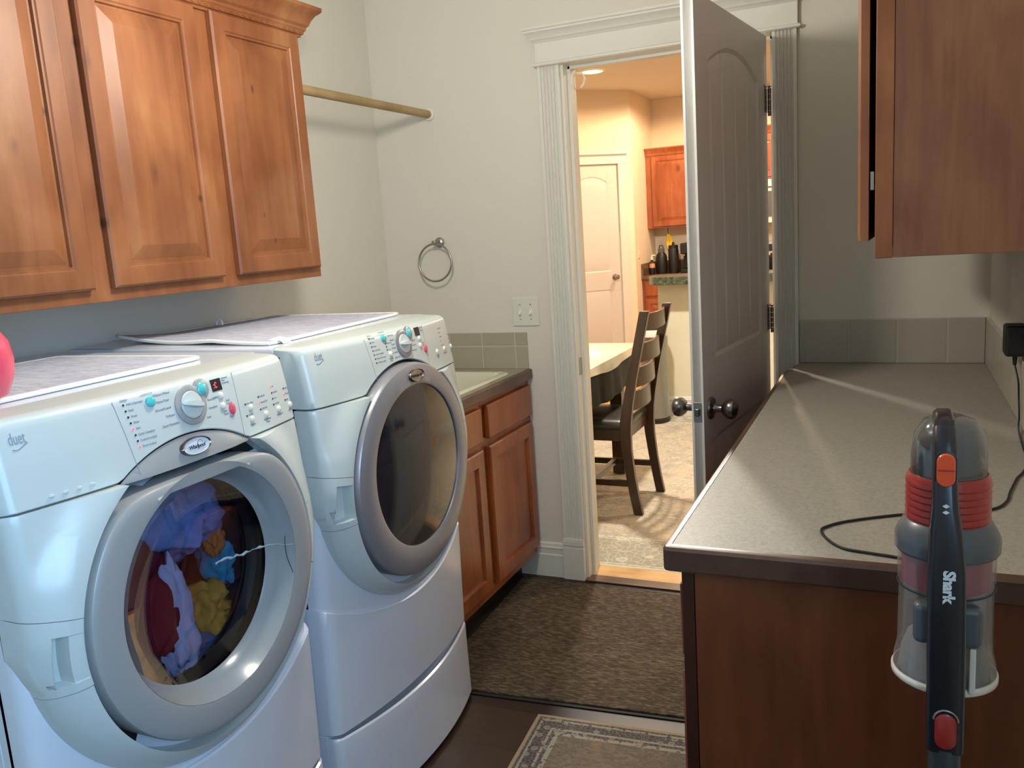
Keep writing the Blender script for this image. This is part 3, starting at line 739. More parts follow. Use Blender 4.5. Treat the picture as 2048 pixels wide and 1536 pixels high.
    for u in us:
        zb = SEAM+.003
        if abs(u) < RF: zb = max(zb, ZC+math.sqrt(RF*RF-u*u))
        col = [Pt(.74, u, zb), Pt(XF(u, zb)-.002, u, zb), Pt(XF(u, zb+.002), u, zb+.002)]
        zt = 1.196
        for k in range(1, 9):
            z = zb+.002+(zt-zb-.002)*k/8; col.append(Pt(XF(u, z), u, z))
        x = XF(u, zt); edge = max(0, (abs(u)-(MW-.02))/.02)**2*.006
        for dx, dz in ((.002, .007), (.007, .013), (.014, .017), (.025, .019)): col.append(Pt(x-dx, u, zt+dz-edge))
        col.append(Pt(.708, u, zt+.021-edge)); col.append(Pt(.706, u, zt+.010))
        cols.append(col)
    cs.grid(cols); cs.poly(cols[0]+[Pt(.706, us[0], SEAM+.003)]); cs.poly(list(reversed(cols[-1]+[Pt(.706, us[-1], SEAM+.003)])))
    con = cs.build('control_console', M['plastic'], root, ang=30)
    # black ring behind the door, put in to make the gap look shaded
    MB().lathe([(RF+.012, .76), (RF+.0115, .797), (RD-.02, .80), (RD-.03, .70)], (0, yc, ZC), 'x', 96, cap=False).build('dark_gap_ring', M['black'], root)
    # ----- surface decals
    def on(u, z, off=.0): return Pt(XF(u, z)+off, u, z)
    def smat(u, z, off=.0004, shear=0):
        e = .004; p = on(u, z, 0); du = (on(u+e, z)-on(u-e, z)).normalized(); dz = (on(u, z+e)-on(u, z-e)).normalized()
        n = du.cross(dz); o = p+n*off
        return Matrix(((du.x, dz.x, n.x, o.x), (du.y, dz.y, n.y, o.y), (du.z, dz.z, n.z, o.z), (0, 0, 0, 1)))
    def disc(u, z, r, h, ry=None, n=20, prof=None):
        ry = ry or r; mb = MB(); rows = []
        for f, hh in (prof or [(1, -.001), (1, h*.7), (.85, h), (.02, h)]):
            rows.append([(r*f*math.cos(2*PI*k/n), ry*f*math.sin(2*PI*k/n), hh) for k in range(n)])
        mb.grid(rows, True); mb.poly(rows[-1]); return mb.xf(smat(u, z))
    def txt(s, u, z, size, bold=0, al='LEFT', sx=1.0, sh=0): return text_mb(s, size, smat(u, z), .0002, sh, al, bold, 1.0, sx)
    W_ = kind == 'w'
    dc = (.023, 1.168) if W_ else (.028, 1.172)
    # logo
    lg = merge(txt('duet', -.309, 1.175 if W_ else 1.181, .027, .0, 'LEFT', .52))
    lg.add(*(lambda q: (q.v, q.f))(MB().tube([on(-.306+.0046*k, (1.168 if W_ else 1.174)+.0008*(k**1.5)*.5-.002*math.sin(k), .0004) for k in range(6)], .0009, 6)))
    lg.build('logo_lettering', M['ink'], con)
    # panel divisions
    for u0, u1 in ((-.134, -.117), (.150, .142)):
        dv = MB().tube([on(u0+(u1-u0)*k/10, 1.205+(1.078-1.205)*k/10, .0001) for k in range(11)], .0005, 6)
        dv.build('panel_joint', M['ink'], con)
    # dial
    ring = disc(dc[0], dc[1], .037, .003, prof=[(1, -.001), (1, .002), (.93, .0035), (.72, .0035), (.70, .001), (.02, .001)], n=40)
    sb = (dc[0]+.034, dc[1]+.023)
    ring = merge(ring, disc(sb[0], sb[1], .019, .003, prof=[(1, -.001), (1, .0018), (.9, .003), (.02, .003)], n=28))
    ring.build('dial_bezel', M['silver_d'] if W_ else M['silver'], con, ang=40)
    kn = disc(dc[0], dc[1], .0255, .012, prof=[(1, 0), (1, .004), (.93, .006), (.02, .0065)], n=36)
    gm = MB(); 
    for s in (0,):
        sec = []
        for t in range(9):
            q = -1+2*t/8; ww = .0065*math.sqrt(max(0.02, 1-(q*.96)**2)); hh = .008+.010*(1-abs(q)**3)
            sec.append([Vector((q*.026, -ww, .006)), Vector((q*.026, -ww*.7, hh)), Vector((q*.026, ww*.7, hh)), Vector((q*.026, ww, .006))])
        gm.loft(sec)
    rot = Matrix.Rotation(math.radians(-14 if W_ else -4), 4, 'Z')
    gm.xf(smat(*dc) @ rot)
    merge(kn, gm).build('dial_knob', M['plastic'], con, ang=35)
    disc(sb[0], sb[1], .0125, .006, prof=[(1, 0), (1, .004), (.8, .0065), (.02, .007)], n=24).build('start_button', M['teal'], con, ang=50)
    pu = (-.062, 1.1935) if W_ else (-.056, 1.2)
    disc(pu[0], pu[1]-.002, .0095, .004).build('power_button', M['teal'], con, ang=50)
    ru = (.124, 1.139) if W_ else (.137, 1.143)
    disc(ru[0], ru[1], .0075, .004, .0115).build('stop_button', M['redb'], con, ang=50)
    # display
    du_ = (.099, 1.191) if W_ else (.113, 1.1935)
    dsp = MB().box(-.0135, .0135, -.012, .011, -.001, .0006).xf(smat(*du_)).build('display_window', M['black'], con)
    if W_: text_mb(':01', .0165, smat(du_[0]+.001, du_[1]-.006, .0009), .0001, 0, 'CENTER', 0).build('display_digits', M['led'], dsp)
    # small round buttons
    bl = [(.103, 1.169), (.101, 1.1495)] if W_ else [(.116, 1.1735), (.112, 1.1555)]
    bl += ([(.180, 1.129), (.176, 1.1065), (.225, 1.1058), (.273, 1.1058), (.3205, 1.105)] if W_ else [(.209, 1.1234), (.265, 1.1234), (.325, 1.122), (-.043, 1.1557)])
    for u, z in bl: disc(u, z, .006, .0035, .0068).build('round_button', M['whitep'], con, ang=50)
    # indicators
    on_l, off_l = MB(), MB()
    if W_:
        ind = [(-.1152+.0014*i, 1.196-.0105*i, i in (4, 7)) for i in range(8)] + [(.1654, 1.1384, 0), (.1631, 1.1156, 0)] + [(.2118-.0008*i, 1.144-.0128*i, i == 1) for i in range(3)] + [(.2631-.0014*i, 1.1546-.0121*i, i == 0) for i in range(4)] + [(.3085-.0013*i, 1.1425-.0122*i, i == 1) for i in range(3)]
    else:
        ind = [(-.1133+.0008*i, 1.204-.0101*i, 0) for i in range(7)] + [(-.0524, 1.184-.0082*i, 0) for i in range(3)]
    for u, z, l in ind:
        disc(u, z, .0019, .0008, n=10).build('indicator_light', M['led'] if l else M['ledoff'], con)
    # lettering
    T = []; s1 = .0052
    if W_:
        T.append(txt('Status', -.119, 1.2025, .0058))
        for i, s in enumerate(['Add a Garment', 'Soak', 'Wash', 'Rinse', 'Spin', 'Cycle Complete', 'Control Locked', 'Door Locked']): T.append(txt(s, -.1095+.0014*i, 1.1945-.0105*i, s1))
        T.append(txt('Control On', -.078, 1.2045, s1))
        for s, u, z in (('Whitest Whites', -.0165, 1.198), ('Heavy Duty', -.022, 1.1855), ('Normal/Casual', -.022, 1.172), ('Delicate', -.019, 1.158), ('Hand Washable', -.014, 1.1425)): T.append(txt(s, u, z, .0058, .0, 'RIGHT'))
        for s, u, z in (('Rinse/Spin', .066, 1.166), ('Drain/Spin', .064, 1.151), ('Soak', .054, 1.136)): T.append(txt(s, u, z, .0054))
        T.append(txt('Estimated\nTime\nRemaining', .116, 1.1985, .0048)); T.append(txt('Delay', .083, 1.167, .0055)); T.append(txt('Add\nRinse', .100, 1.137, .0055)); T.append(txt('Hold\nCancel', .113, 1.155, .0055)); T.append(txt('Cancel', .113, 1.124, .0048))
        for s, u, z in (('Extra Rinse', .170, 1.137), ('Prewash', .168, 1.1145), ('Hot/Cold', .216, 1.1425), ('Warm/Cold', .216, 1.130), ('Cold/Cold', .214, 1.1175), ('Hi', .268, 1.153), ('Medium', .267, 1.141), ('Low', .266, 1.129), ('No Spin', .264, 1.1175), ('Heavy', .313, 1.141), ('Normal', .312, 1.129), ('Light', .310, 1.117)): T.append(txt(s, u, z, .0048))
        for s, u, z in (('Options', .176, 1.0945), ('Wash/Rinse\nTemp', .226, 1.094), ('Spin Speed', .274, 1.094), ('Soil Level', .320, 1.094)): T.append(txt(s, u, z, .0052, .0001, 'CENTER'))
    else:
        T.append(txt('Status', -.120, 1.2095, .0058))
        for i, s in enumerate(['Sensing', 'Wet', 'Damp', 'Cool Down', 'Cycle Complete', 'Check Lint Screen', 'Control Locked']): T.append(txt(s, -.108+.0008*i, 1.2025-.0101*i, s1))
        T.append(txt('Control On', -.073, 1.212, s1))
        for s, u, z in (('Heavy Duty', -.011, 1.2), ('Normal', -.013, 1.187), ('Casual', -.014, 1.176), ('Delicate', -.013, 1.167), ('Super Delicate', -.008, 1.155), ('Quick Dry', -.002, 1.142)): T.append(txt(s, u, z, .0056, 0, 'RIGHT'))
        for s, u, z in (('Damp Dry', .069, 1.172), ('Touch Up', .069, 1.160), ('Timed Dry', .064, 1.147)): T.append(txt(s, u, z, .0052))
        T.append(txt('More Dry', -.047, 1.182, s1)); T.append(txt('Less', -.047, 1.166, s1)); T.append(txt('Dryness\nLevel', -.044, 1.143, .0050, .0001, 'CENTER')); T.append(txt('Estimated\nTime\nRemaining', .129, 1.2005, .0046)); T.append(txt('Hold\nCancel', .128, 1.158, .0052))
        for i in range(5): T.append(txt(['Extra High', 'High', 'Medium', 'Low', 'Extra Low'][i], .249, 1.182-.0121*i, .0050))
        for i in range(3): T.append(txt(['On', 'Low', 'Off'][i], .314, 1.157-.0125*i, .0050))
        for s, u, z in (('Wrinkle\nShield', .210, 1.110), ('Temperature', .266, 1.110), ('End of\nCycle', .322, 1.109)): T.append(txt(s, u, z, .0052, .0001, 'CENTER'))
    for t_ in T:
        t_.build('console_lettering', M['ink'], con)
    # badge
    def badge(u, z, parent, x0, tilt=0):
        m4 = smat(u, z) if x0 is None else frame_mat((x0, yc+u, z), (0, 1, 0), (-.15, 0, 1))
        rows = []; n = 36
        for f, hh in [(1, -.003), (1, .004), (.93, .006), (.86, .004), (.84, .003), (.02, .0045)]:
            rows.append([Vector((.036*f*math.cos(2*PI*k/n), .0165*f*math.sin(2*PI*k/n), hh)) for k in range(n)])
        mb = MB().grid(rows[:4], True).xf(m4); bd = mb.build('badge_rim', M['bronze'], parent, ang=50)
        mb = MB().grid(rows[3:], True); mb.poly(rows[-1]); mb.xf(m4).build('badge_face', M['white'] if W_ else M['chrome'], bd, ang=60)
        tm = text_mb('Whirlpool', .0105, m4 @ Matrix.Translation((-.001, -.004, .0048)), .0003, .25, 'CENTER', .0, .9)
        sw_ = MB().tube([m4 @ Vector((.007*math.cos(a)+.008, .008*math.sin(a)+.001, .0050)) for a in [.2+k*.26 for k in range(14)]], .0004, 5)
        merge(tm, sw_).build('badge_lettering', M['inkd'], bd)
    # ----- door
    def dring(name, mat, prof_o, prof_i, ro_f, ri, parent, uo=0, zo=0, n=120, ang=30):
        """prof_o: list of (dr from outer edge, x) ; prof_i: list of (dr from inner edge, x)"""
        rows = []; angs = [2*PI*k/n for k in range(n)]
        for dr, x in prof_o: rows.append([Pt(x, (ro_f(a)-dr)*math.cos(a), ZC+(ro_f(a)-dr)*math.sin(a)) for a in angs])
        for dr, x in prof_i: rows.append([Pt(x, uo+(ri+dr)*math.cos(a), ZC+zo+(ri+dr)*math.sin(a)) for a in angs])
        return MB().grid(rows, True).build(name, mat, parent, ang=ang)
    if W_:
        def rd(a):
            s = math.sin(a); r = RD
            if s > .3:
                c = (1.053-ZC)/s; q = 1/(1/r**14+1/c**14)**(1/14); r = min(r, q)
            return r
        dr = dring('door', M['silver_d'], [(0, .79), (0, .8525), (.002, .857), (.006, .8595), (.016, .861)], [(.008, .8625), (0, .861)], rd, .216, root, .0, 0)
        bw = dring('door_bowl', M['bowl'], [], [(-.0005, .861), (-.003, .856), (-.010, .842), (-.016, .826), (-.021, .813), (-.027, .805)], rd, .216, dr, 0, 0)
        gl = MB(); rows = []
        for k in range(9):
            r = .190*(1-k/8*.98); rows.append([Pt(.805-.045*(1-(r/.190)**2)**.8, r*math.cos(2*PI*j/72), ZC+r*math.sin(2*PI*j/72)) for j in range(72)])
        gl.grid(rows, True); gl.poly(rows[-1]); gl.build('door_glass', M['tint'], dr, ang=60)
        # crack
        ck = MB(); random.seed(3)
        def bx_(u, z):
            r = math.hypot(u, z-ZC)
            if r < .190: return .8065-.045*(1-(r/.190)**2)**.8
            return interp(r, [.190, .195, .200, .206, .213, .216, .224, .265, .28], [.8065, .8145, .8275, .8435, .857, .860, .8615, .8582, .852])
        pts = []; 
        for k in range(26):
            u = .085+(.255-.085)*k/25; z = .832+.0022*random.uniform(-1, 1)+.002*math.sin(k*.5)+.020*max(0, u-.215)/.04
            pts.append(Pt(bx_(u, z), u, z))
        ck.tube(pts, [.0008+.0030*random.random()**2*(k < 17) for k in range(26)], 5)
        ck.build('crack', flat('crack_white', 'B8C0C4', .4), dr)
        ck2 = MB(); ck2.tube([Pt(bx_(.206, z)+.001, .206+.004*math.sin(z*30), z) for z in [.775+.008*k for k in range(14)]], .0007, 5)
        ck2.build('hairline_crack', M['inkd'], dr)
        # crescent grip with badge
        cp = MB(); rows = []
        for k in range(41):
            u = -.196+.392*k/40; zt = ZC+math.sqrt((RF-.003)**2-u*u); zb = SEAM-.003
            rows.append([Pt(XF(u, z)-.004+.006*min(1, (zt-zb)/.03)*math.sin(PI*min(1, max(0, f)*.5+.5)), u, z) for f, z in [(j/6, zb+(zt-zb)*j/6) for j in range(7)]])
        cp.grid(rows); cps = cp.build('badge_panel', M['silver_d'], root, ang=40)
        badge(.008, 1.0955, cps, XF(.008, 1.0955)+.002)
        # embossed bumps on the console bottom
        for k in range(4): disc(-.2704+.0223*k, 1.0865, .0045, .0015, .003).build('embossed_dot', M['plastic'], con, ang=60)
        # drum
        dm = MB().lathe([(.195, .790), (.200, .775), (.215, .76), (.205, .745), (.200, .735)], (0, yc, ZC), 'x', 72, cap=False).build('door_boot', M['black'], root)
        rows = [(.235, .738), (.235, .32), (.20, .30), (.02, .30)]
        MB().lathe(rows, (0, yc, ZC), 'x', 60, cap=False).build('drum', flat('drum_steel', '6A6E72', .35, metal=.7), root)
        MB().lathe([(.236, .742), (.198, .742)], (0, yc, ZC), 'x', 60, cap=False).build('drum_rim', M['black'], root)
    else:
        dr = dring('door', M['silver'], [(0, .79), (0, .840), (.002, .850), (.006, .855), (.014, .858), (.03, .861)], [(.006, .864), (.001, .862), (0, .857)], lambda a: RD, .212, root, 0, .012)
        gl = MB(); rows = []
        for k in range(10):
            r = .2125*(1-k/9*.98); rows.append([Pt(.858+.016*(1-(r/.2125)**2), r*math.cos(2*PI*j/72), ZC+.012+r*math.sin(2*PI*j/72)) for j in range(72)])
        gl.grid(rows, True); gl.poly(rows[-1]); gl.build('door_glass', M['darkglass'], dr, ang=60)
        badge(.010, 1.092, dr, .8625)
    return root
washer = machine(-2.033, 'w', 'white front-loading washing machine full of clothes, with a cracked round door')
dryer = machine(-1.288, 'd', 'white tumble dryer with a dark round door, nearer the doorway')
# pedestals
def pedestal(yc, label):
    root = thing('storage_pedestal', label, 'pedestal', (.40, yc, 0), 'pedestals under the machines')
    MB().box(.06, .735, yc-MW, yc+MW, .012, MZ-.002).build('pedestal_body', M['white'], root, bevel=.003)
    us = sorted(set([-MW+2*MW*k/60 for k in range(61)]+[s*(MW-d) for s in (1, -1) for d in (.001, .003, .006, .010, .015, .02)]))
    mb = MB(); rows = []
    for u in us:
        bul = (1-(u/MW)**2); zt = MZ-.006-.010*bul
        X = lambda z: .768+.052*bul-corner(u, .02)+.004*(1-z/.25)
        col = [Vector((.73, yc+u, .012)), Vector((X(0)-.004, yc+u, .012)), Vector((X(0), yc+u, .017))]
        for z in (.05, .10, .15, .20): col.append(Vector((X(z), yc+u, z)))
        x = X(.25)
        col += [Vector((x+.001, yc+u, zt-.012)), Vector((x, yc+u, zt-.004)), Vector((x-.005, yc+u, zt)), Vector((x-.010, yc+u, zt-.002)), Vector((x-.012-.018*bul, yc+u, zt-.022*bul-.003)), Vector((.735, yc+u, zt-.022*bul-.003))]
        rows.append(col)
    mb.grid(rows); mb.poly(rows[0]); mb.poly(list(reversed(rows[-1])))
    mb.build('drawer', M['white'], root, ang=35)
    for x in (.12, .68):
        for s in (-1, 1): MB().lathe([(.02, 0), (.02, .0125)], (x, yc+s*.29, 0), 'z', 12).build('foot', M['blackm'], root)
pedestal(-2.033, 'white pedestal drawer under the washing machine')
pedestal(-1.288, 'white pedestal drawer under the dryer')

# clothes in the washer: crumpled garments
def garment(c, s, seed, mat, label, amp=.45, sub=4):
    bm = bmesh.new(); bmesh.ops.create_icosphere(bm, subdivisions=sub, radius=1)
    for v in bm.verts:
        p = v.co.copy(); q = p*1.6+Vector((seed*3.1, seed, -seed)); n1 = noise.fractal(q, 1.0, 2.0, 4); n2 = abs(noise.noise(p*3.2+Vector((seed, 9, seed))))
        v.co = p*(1+amp*n1-.22*n2)
        v.co = Vector((v.co.x*s[0], v.co.y*s[1], v.co.z*s[2]))
    mb = MB().add([v.co+Vector(c) for v in bm.verts], [tuple(x.index for x in f.verts) for f in bm.faces]); bm.free()
    return tag(mb.build('garment', mat, ang=80), label, 'clothing', 'clothes tumbling in the washer')
cy = -2.033
garment((.655, cy+.105, .905), (.085, .095, .085), 1.3, flat('blue_white_cotton', '8EA8E0', .9, bump=.6, bscale=30), 'pale blue garment at the top inside the washer', .35)
garment((.675, cy-.03, .775), (.075, .075, .135), 2.1, flat('maroon_cotton', '7E1430', .9), 'dark red garment at the left inside the washer', .3)
garment((.715, cy+.015, .735), (.035, .040, .125), 3.7, flat('white_cotton', 'CCD4F4', .9), 'white garment hanging in the middle inside the washer', .35)
garment((.665, cy+.190, .79), (.045, .030, .070), 4.2, flat('teal_cotton', '2AA6C6', .9), 'teal garment at the right inside the washer', .4)
garment((.675, cy+.135, .70), (.055, .050, .055), 5.9, flat('mustard_cotton', 'D8A040', .9), 'mustard yellow garment low in the washer', .45)
garment((.69, cy+.165, .845), (.022, .020, .035), 6.4, flat('orange_cotton', 'D88040', .9), 'small orange garment high in the washer', .45)
garment((.65, cy+.09, .645), (.085, .10, .030), 7.7, flat('slate_cotton', '5A6E90', .9), 'slate blue garment at the bottom of the washer drum', .3)

# mats on top
def top_mat(name, label, quad, z, curl=None, n=40):
    a, b, c, d = [Vector((x, y, 0)) for x, y in quad]   # a front-left, b front-right, c back-right, d back-left
    root = thing(name, label, 'mat', ((a+c)/2).to_tuple()[:2]+(z,))
    P = lambda s, t, o=0: a.lerp(b, s).lerp(d.lerp(c, s), t)
    def H(s, t):
        h = .0
        if curl:
            for (cs, ct, amp, rad) in curl:
                dd = math.hypot((s-cs)*1.3, t-ct); h += amp*max(0, 1-dd/rad)**2
        return h
    pad = MB(); top = []; bot = []
    for i in range(n+1):
        s = .012+.976*i/n; top.append([P(s, .02+.96*j/n)+Vector((0, 0, z+.0082+H(s, .02+.96*j/n)+.0006*math.sin(i*2.1)*math.sin(j*2.3))) for j in range(n+1)])
        bot.append([P(s, .02+.96*j/n)+Vector((0, 0, z+.0008+H(s, .02+.96*j/n))) for j in range(n+1)])
    pad.grid(top); pad.grid(bot); pad.build('mat_pad', M['mat_pad'], root, ang=70)
    pts = []
    m = 24
    for k in range(m): pts.append((k/m, 0))
    for k in range(m): pts.append((1, k/m))
    for k in range(m): pts.append((1-k/m, 1))
    for k in range(m+1): pts.append((0, 1-k/m))
    def rc(s, t, r=.05):
        ds = min(s, 1-s); dt = min(t, 1-t)
        if ds < r and dt < r:
            cs = r if s < .5 else 1-r; ct = r if t < .5 else 1-r; v = Vector((s-cs, t-ct, 0))
            if v.length > 1e-6: v = v.normalized()*r; return cs+v.x, ct+v.y
        return s, t
    L_ = []
    for s, t in pts:
        s2, t2 = rc(s, t, .03); L_.append(P(s2, t2)+Vector((0, 0, z+.0052+H(s2, t2))))
    MB().tube(L_, .0046, 8).build('mat_binding', M['mat_edge'], root, ang=70)
    return root
top_mat('drying_mat', 'quilted white-edged mat lying on top of the washing machine', [(.660, -2.36), (.655, -1.80), (.22, -1.80), (.22, -2.36)], MT)
top_mat('drying_mat', 'quilted white-edged mat with curled corner on top of the dryer', [(.672, -1.60), (.635, -.965), (.16, -.965), (.12, -1.55)], MT, curl=[(0, 1, .018, .5), (0, .35, .006, .3)])
tm_ = [o for o in bpy.data.objects if o.name.startswith('drying_mat') and 'dryer' in o.get('label', '')][0]
MB().add([(.655, -1.585, MT+.012), (.682, -1.572, MT+.008), (.684, -1.545, MT+.010), (.660, -1.548, MT+.016)], [(0, 1, 2, 3)]).add([(.682, -1.572, MT+.008), (.687, -1.570, MT+.001), (.689, -1.543, MT+.002), (.684, -1.545, MT+.010)], [(0, 1, 2, 3)]).build('care_tag', M['mat_edge'], tm_, smooth=False)
MB().tube([(.185+.016*math.cos(a), -1.24+.004*a, MT+.012+.016*math.sin(a)) for a in [PI*k/12 for k in range(13)]], .003, 8).build('hanging_loop', M['mat_edge'], tm_)
tag(MB().tube(smooth_pts([(.004, -1.86, 1.335), (.004, -1.885, 1.30), (.004, -1.93, 1.262), (.004, -2.0, 1.235), (.004, -2.1, 1.20), (.02, -2.15, 1.15)]), .0022, 8).build('appliance_cord', M['inkd']), 'thin dark cord curving down the left wall behind the washing machine', 'cord')
# pink bottle on the washer edge
pb = thing('detergent_bottle', 'pink rounded plastic bottle at the left edge of the washing machine top', 'bottle', (.660, -2.283, MT+.013))
MB().lathe([(.030, .0), (.042, .006), (.054, .035), (.057, .062), (.053, .09), (.038, .115), (.020, .128), (.018, .135)], (.660, -2.286, MT+.013), 'z', 36).build('bottle_body', M['pink'], pb, ang=60)
MB().lathe([(.022, .134), (.022, .155), (.018, .159), (.004, .16)], (.660, -2.286, MT+.013), 'z', 24).build('bottle_cap', M['whitep'], pb)

# ================================================================== RIGHT WALL CABINET
rx = 1.955; ry0 = -1.345; ry1 = -.36; rz0 = 1.343; rz1 = 2.18
rc_ = thing('wall_cabinet', 'brown veneered wall cabinet above the right-hand counter, end panel facing the viewer', 'cabinet', (2.11, -.85, rz0))
MB().box(rx+.032, RW-.001, ry0, ry0+.016, rz0, rz1).build('end_panel', M['veneer'], rc_, bevel=.001)
MB().box(rx+.020, RW-.001, ry0+.016, ry1, rz0+.02, rz1).build('carcass', M['veneer'], rc_)
MB().box(rx, rx+.0315, ry0-.001, ry0+.045, rz0-.001, rz1).box(rx, rx+.019, ry1-.045, ry1, rz0, rz1).box(rx, rx+.019, ry0+.045, ry1-.045, rz0, rz0+.04).box(rx, rx+.019, ry0+.045, ry1-.045, rz1-.04, rz1).build('face_frame', M['cab'], rc_, bevel=.0015)
dA = Vector((-.0, 1, 0)).normalized()
for a, yb in ((-6.0, None), (0, 1)):
    if yb is None:
        # near door, slightly ajar, hinged on its far side
        hy_ = ry0+.475; th = math.radians(1.2); dirv = Vector((-math.sin(th), -math.cos(th), 0)); nn = Vector((-math.cos(th), math.sin(th), 0))
        dd = panel_door(Vector((rx-.002, hy_, rz0+.033)), dirv, (0, 0, 1), nn, .462, rz1-rz0-.06, t=.020).build('door', M['cab'], rc_, ang=11)
    else:
        panel_door((rx-.001, ry1-.018, rz0+.033), (0, -1, 0), (0, 0, 1), (-1, 0, 0), .475, rz1-rz0-.06, t=.020).build('door', M['cab'], rc_, ang=11)
MB().box(rx-.009, rx-.002, ry0+.012, ry0+.05, rz0+.13, rz0+.165).build('hinge', M['chrome'], rc_, bevel=.001)

# ================================================================== RIGHT COUNTER
zc = .914; kx = 1.646; kyn = -1.852
bc = thing('base_cabinet', 'long brown base cabinet under the right-hand counter', 'cabinet', (1.96, -.93, 0))
cxl = 1.672
MB().box(cxl+.02, RW-.001, kyn+.045, -.06, .10, zc-.042).build('carcass', M['veneer_low'], bc)
MB().box(cxl+.075, RW-.001, kyn+.045, -.06, 0, .10).build('toe_kick', M['blackm'], bc)
MB().box(cxl+.021, RW-.001, kyn+.028, kyn+.0448, 0, zc-.042).build('end_panel', M['veneer_low'], bc, bevel=.001)
ff = MB().box(cxl, cxl+.020, kyn+.026, kyn+.065, 0.0, zc-.042).box(cxl, cxl+.0195, kyn+.065, -.06, .10, .145).box(cxl, cxl+.0195, kyn+.065, -.06, zc-.09, zc-.042)
for y in (-1.22, -.66, -.10): ff.box(cxl, cxl+.0195, y, y+.04, .145, zc-.09)
ff.build('face_frame', wood('dark_stile', '2C1208', '3E1C0E', '4A2414', 'z', seed=9, knots=False), bc, bevel=.001)
for y0 in (-1.775, -1.185, -.625):
    panel_door((cxl-.001, y0+.545, .13), (0, -1, 0), (0, 0, 1), (-1, 0, 0), .535 if y0 < -1 else .52, .52, flat_panel=True, t=.018).build('door', M['cab_low'], bc, ang=11)
    MB().box(cxl-.019, cxl-.001, y0+.01, y0+.545, .68, .815).build('drawer_front', M['cab_low'], bc, bevel=.004)
ct = thing('countertop', 'long speckled beige laminate counter with dark wood edge, right side', 'worktop', (1.96, -.93, zc-.04))
e = .014
poly = [(kx+e, kyn+e), (RW-.001, kyn+e), (RW-.001, -.0005), (CX3+.001, -.0005), (CX3+.001, -.035), (kx+e+.012, -.14), (kx+e, -.20)]
MB().prism([(x, y, zc-.035) for x, y in poly], (0, 0, .035)).build('laminate_top', M['laminate'], ct)
outer = [(kx+.012, kyn), (kx+.003, kyn+.003), (kx, kyn+.012), (kx, -.20), (kx+.012, -.145), (CX3-.006, -.035)]
inner = [(kx+e, kyn+e)]*3+[(kx+e, -.20), (kx+e+.012, -.14), (CX3+.001, -.035)]
eb = MB(); rws = []
full_o = [(RW-.001, kyn)]+outer; full_i = [(RW-.001, kyn+e)]+inner
for (ox, oy), (ix, iy) in zip(full_o, full_i):
    v = Vector((ix-ox, iy-oy, 0)); v = v.normalized() if v.length else v
    rws.append([Vector((ix, iy, zc-.042)), Vector((ox, oy, zc-.042))+v*.003, Vector((ox, oy, zc-.038)), Vector((ox, oy, zc-.006)), Vector((ox, oy, zc-.001))+v*.004, Vector((ix, iy, zc+.0012))])
eb.grid(rws, False); eb.build('edge_band', M['cdark'], ct, ang=35)
tag(MB().box(CX3+.002, RW-.010, -.008, -.0005, zc+.0005, zc+.153).build('tile_backsplash', tile_mat('back_tile', 'ACA698', 'BAB4A4', .152, .153, 'xz', off=(-.02, 0)), bevel=.0015, loc=(1.98, 0, zc)), 'pale beige tile backsplash on the back wall over the counter', 'backsplash')
tag(MB().box(RW-.009, RW-.0005, -1.79, -.0005, zc+.0005, zc+.153).build('tile_backsplash', tile_mat('right_tile', 'B6AE9E', 'C0B8A8', .152, .153, 'yz'), bevel=.0015, loc=(RW, -.9, zc)), 'pale beige tile backsplash along the right wall over the counter', 'backsplash')

# adapter and cord
ad = thing('power_adapter', 'black plug-in charger on the right wall', 'charger', (RW-.02, -.87, 1.075))
MB().box(RW-.045, RW-.0005, -.905, -.838, 1.078, 1.150).build('adapter_body', M['cord'], ad, bevel=.006, seg=3)
MB().tube([(RW-.022, -.875, 1.078), (RW-.022, -.877, 1.055)], [.006, .004], 10).build('strain_relief', M['cord'], ad)
cz_ = zc+.0028
cp = [(RW-.022, -.877, 1.056), (RW-.016, -.900, 1.02), (RW-.013, -.893, .98), (RW-.014, -.92, .94), (RW-.02, -.97, cz_+.004), (2.246, -1.10, cz_), (2.24, -1.22, cz_), (2.225, -1.301, cz_), (2.209, -1.349, cz_), (2.197, -1.40, cz_), (2.186, -1.449, cz_), (2.175, -1.504, cz_), (2.149, -1.551, cz_), (2.083, -1.585, cz_), (2.007, -1.613, cz_), (1.927, -1.664, cz_), (1.893, -1.70, cz_), (1.885, -1.726, cz_), (1.901, -1.769, cz_), (1.925, -1.797, cz_), (1.962, -1.807, cz_), (2.006, -1.817, cz_), (2.04, -1.838, cz_), (2.052, -1.862, cz_-.006), (2.055, -1.89, .88), (2.055, -1.93, .90), (2.055, -1.985, .955)]
tag(MB().tube(smooth_pts(cp), .0022, 8).build('charging_cord', M['cord'], ang=70), 'thin black charging cord looping over the counter', 'cord')

# ================================================================== STICK VACUUM
vx, vy = 2.052, -2.07
vac = thing('stick_vacuum', 'upright red and grey cordless stick vacuum in front of the counter end', 'vacuum cleaner', (vx, vy, 0))
MB().lathe([(.041, 1.092), (.041, 1.125), (.0405, 1.15), (.037, 1.174), (.028, 1.190), (.012, 1.197), (.001, 1.198)], (vx, vy, 0), 'z', 48, cap=False).build('clear_dome', M['vdome'], vac, ang=60)
MB().lathe([(.033, 1.09), (.033, 1.128), (.032, 1.16), (.026, 1.178), (.012, 1.186), (.001, 1.187)], (vx, vy, 0), 'z', 40, cap=False).build('motor_core', M['vgrey'], vac, ang=60)
MB().lathe([(.0335, 1.131), (.033, 1.128)], (vx, vy, 0), 'z', 40, cap=False).build('core_seam', M['chrome'], vac)
prof = [(.036, 1.126), (.042, 1.128), (.0445, 1.124)]
z = 1.120
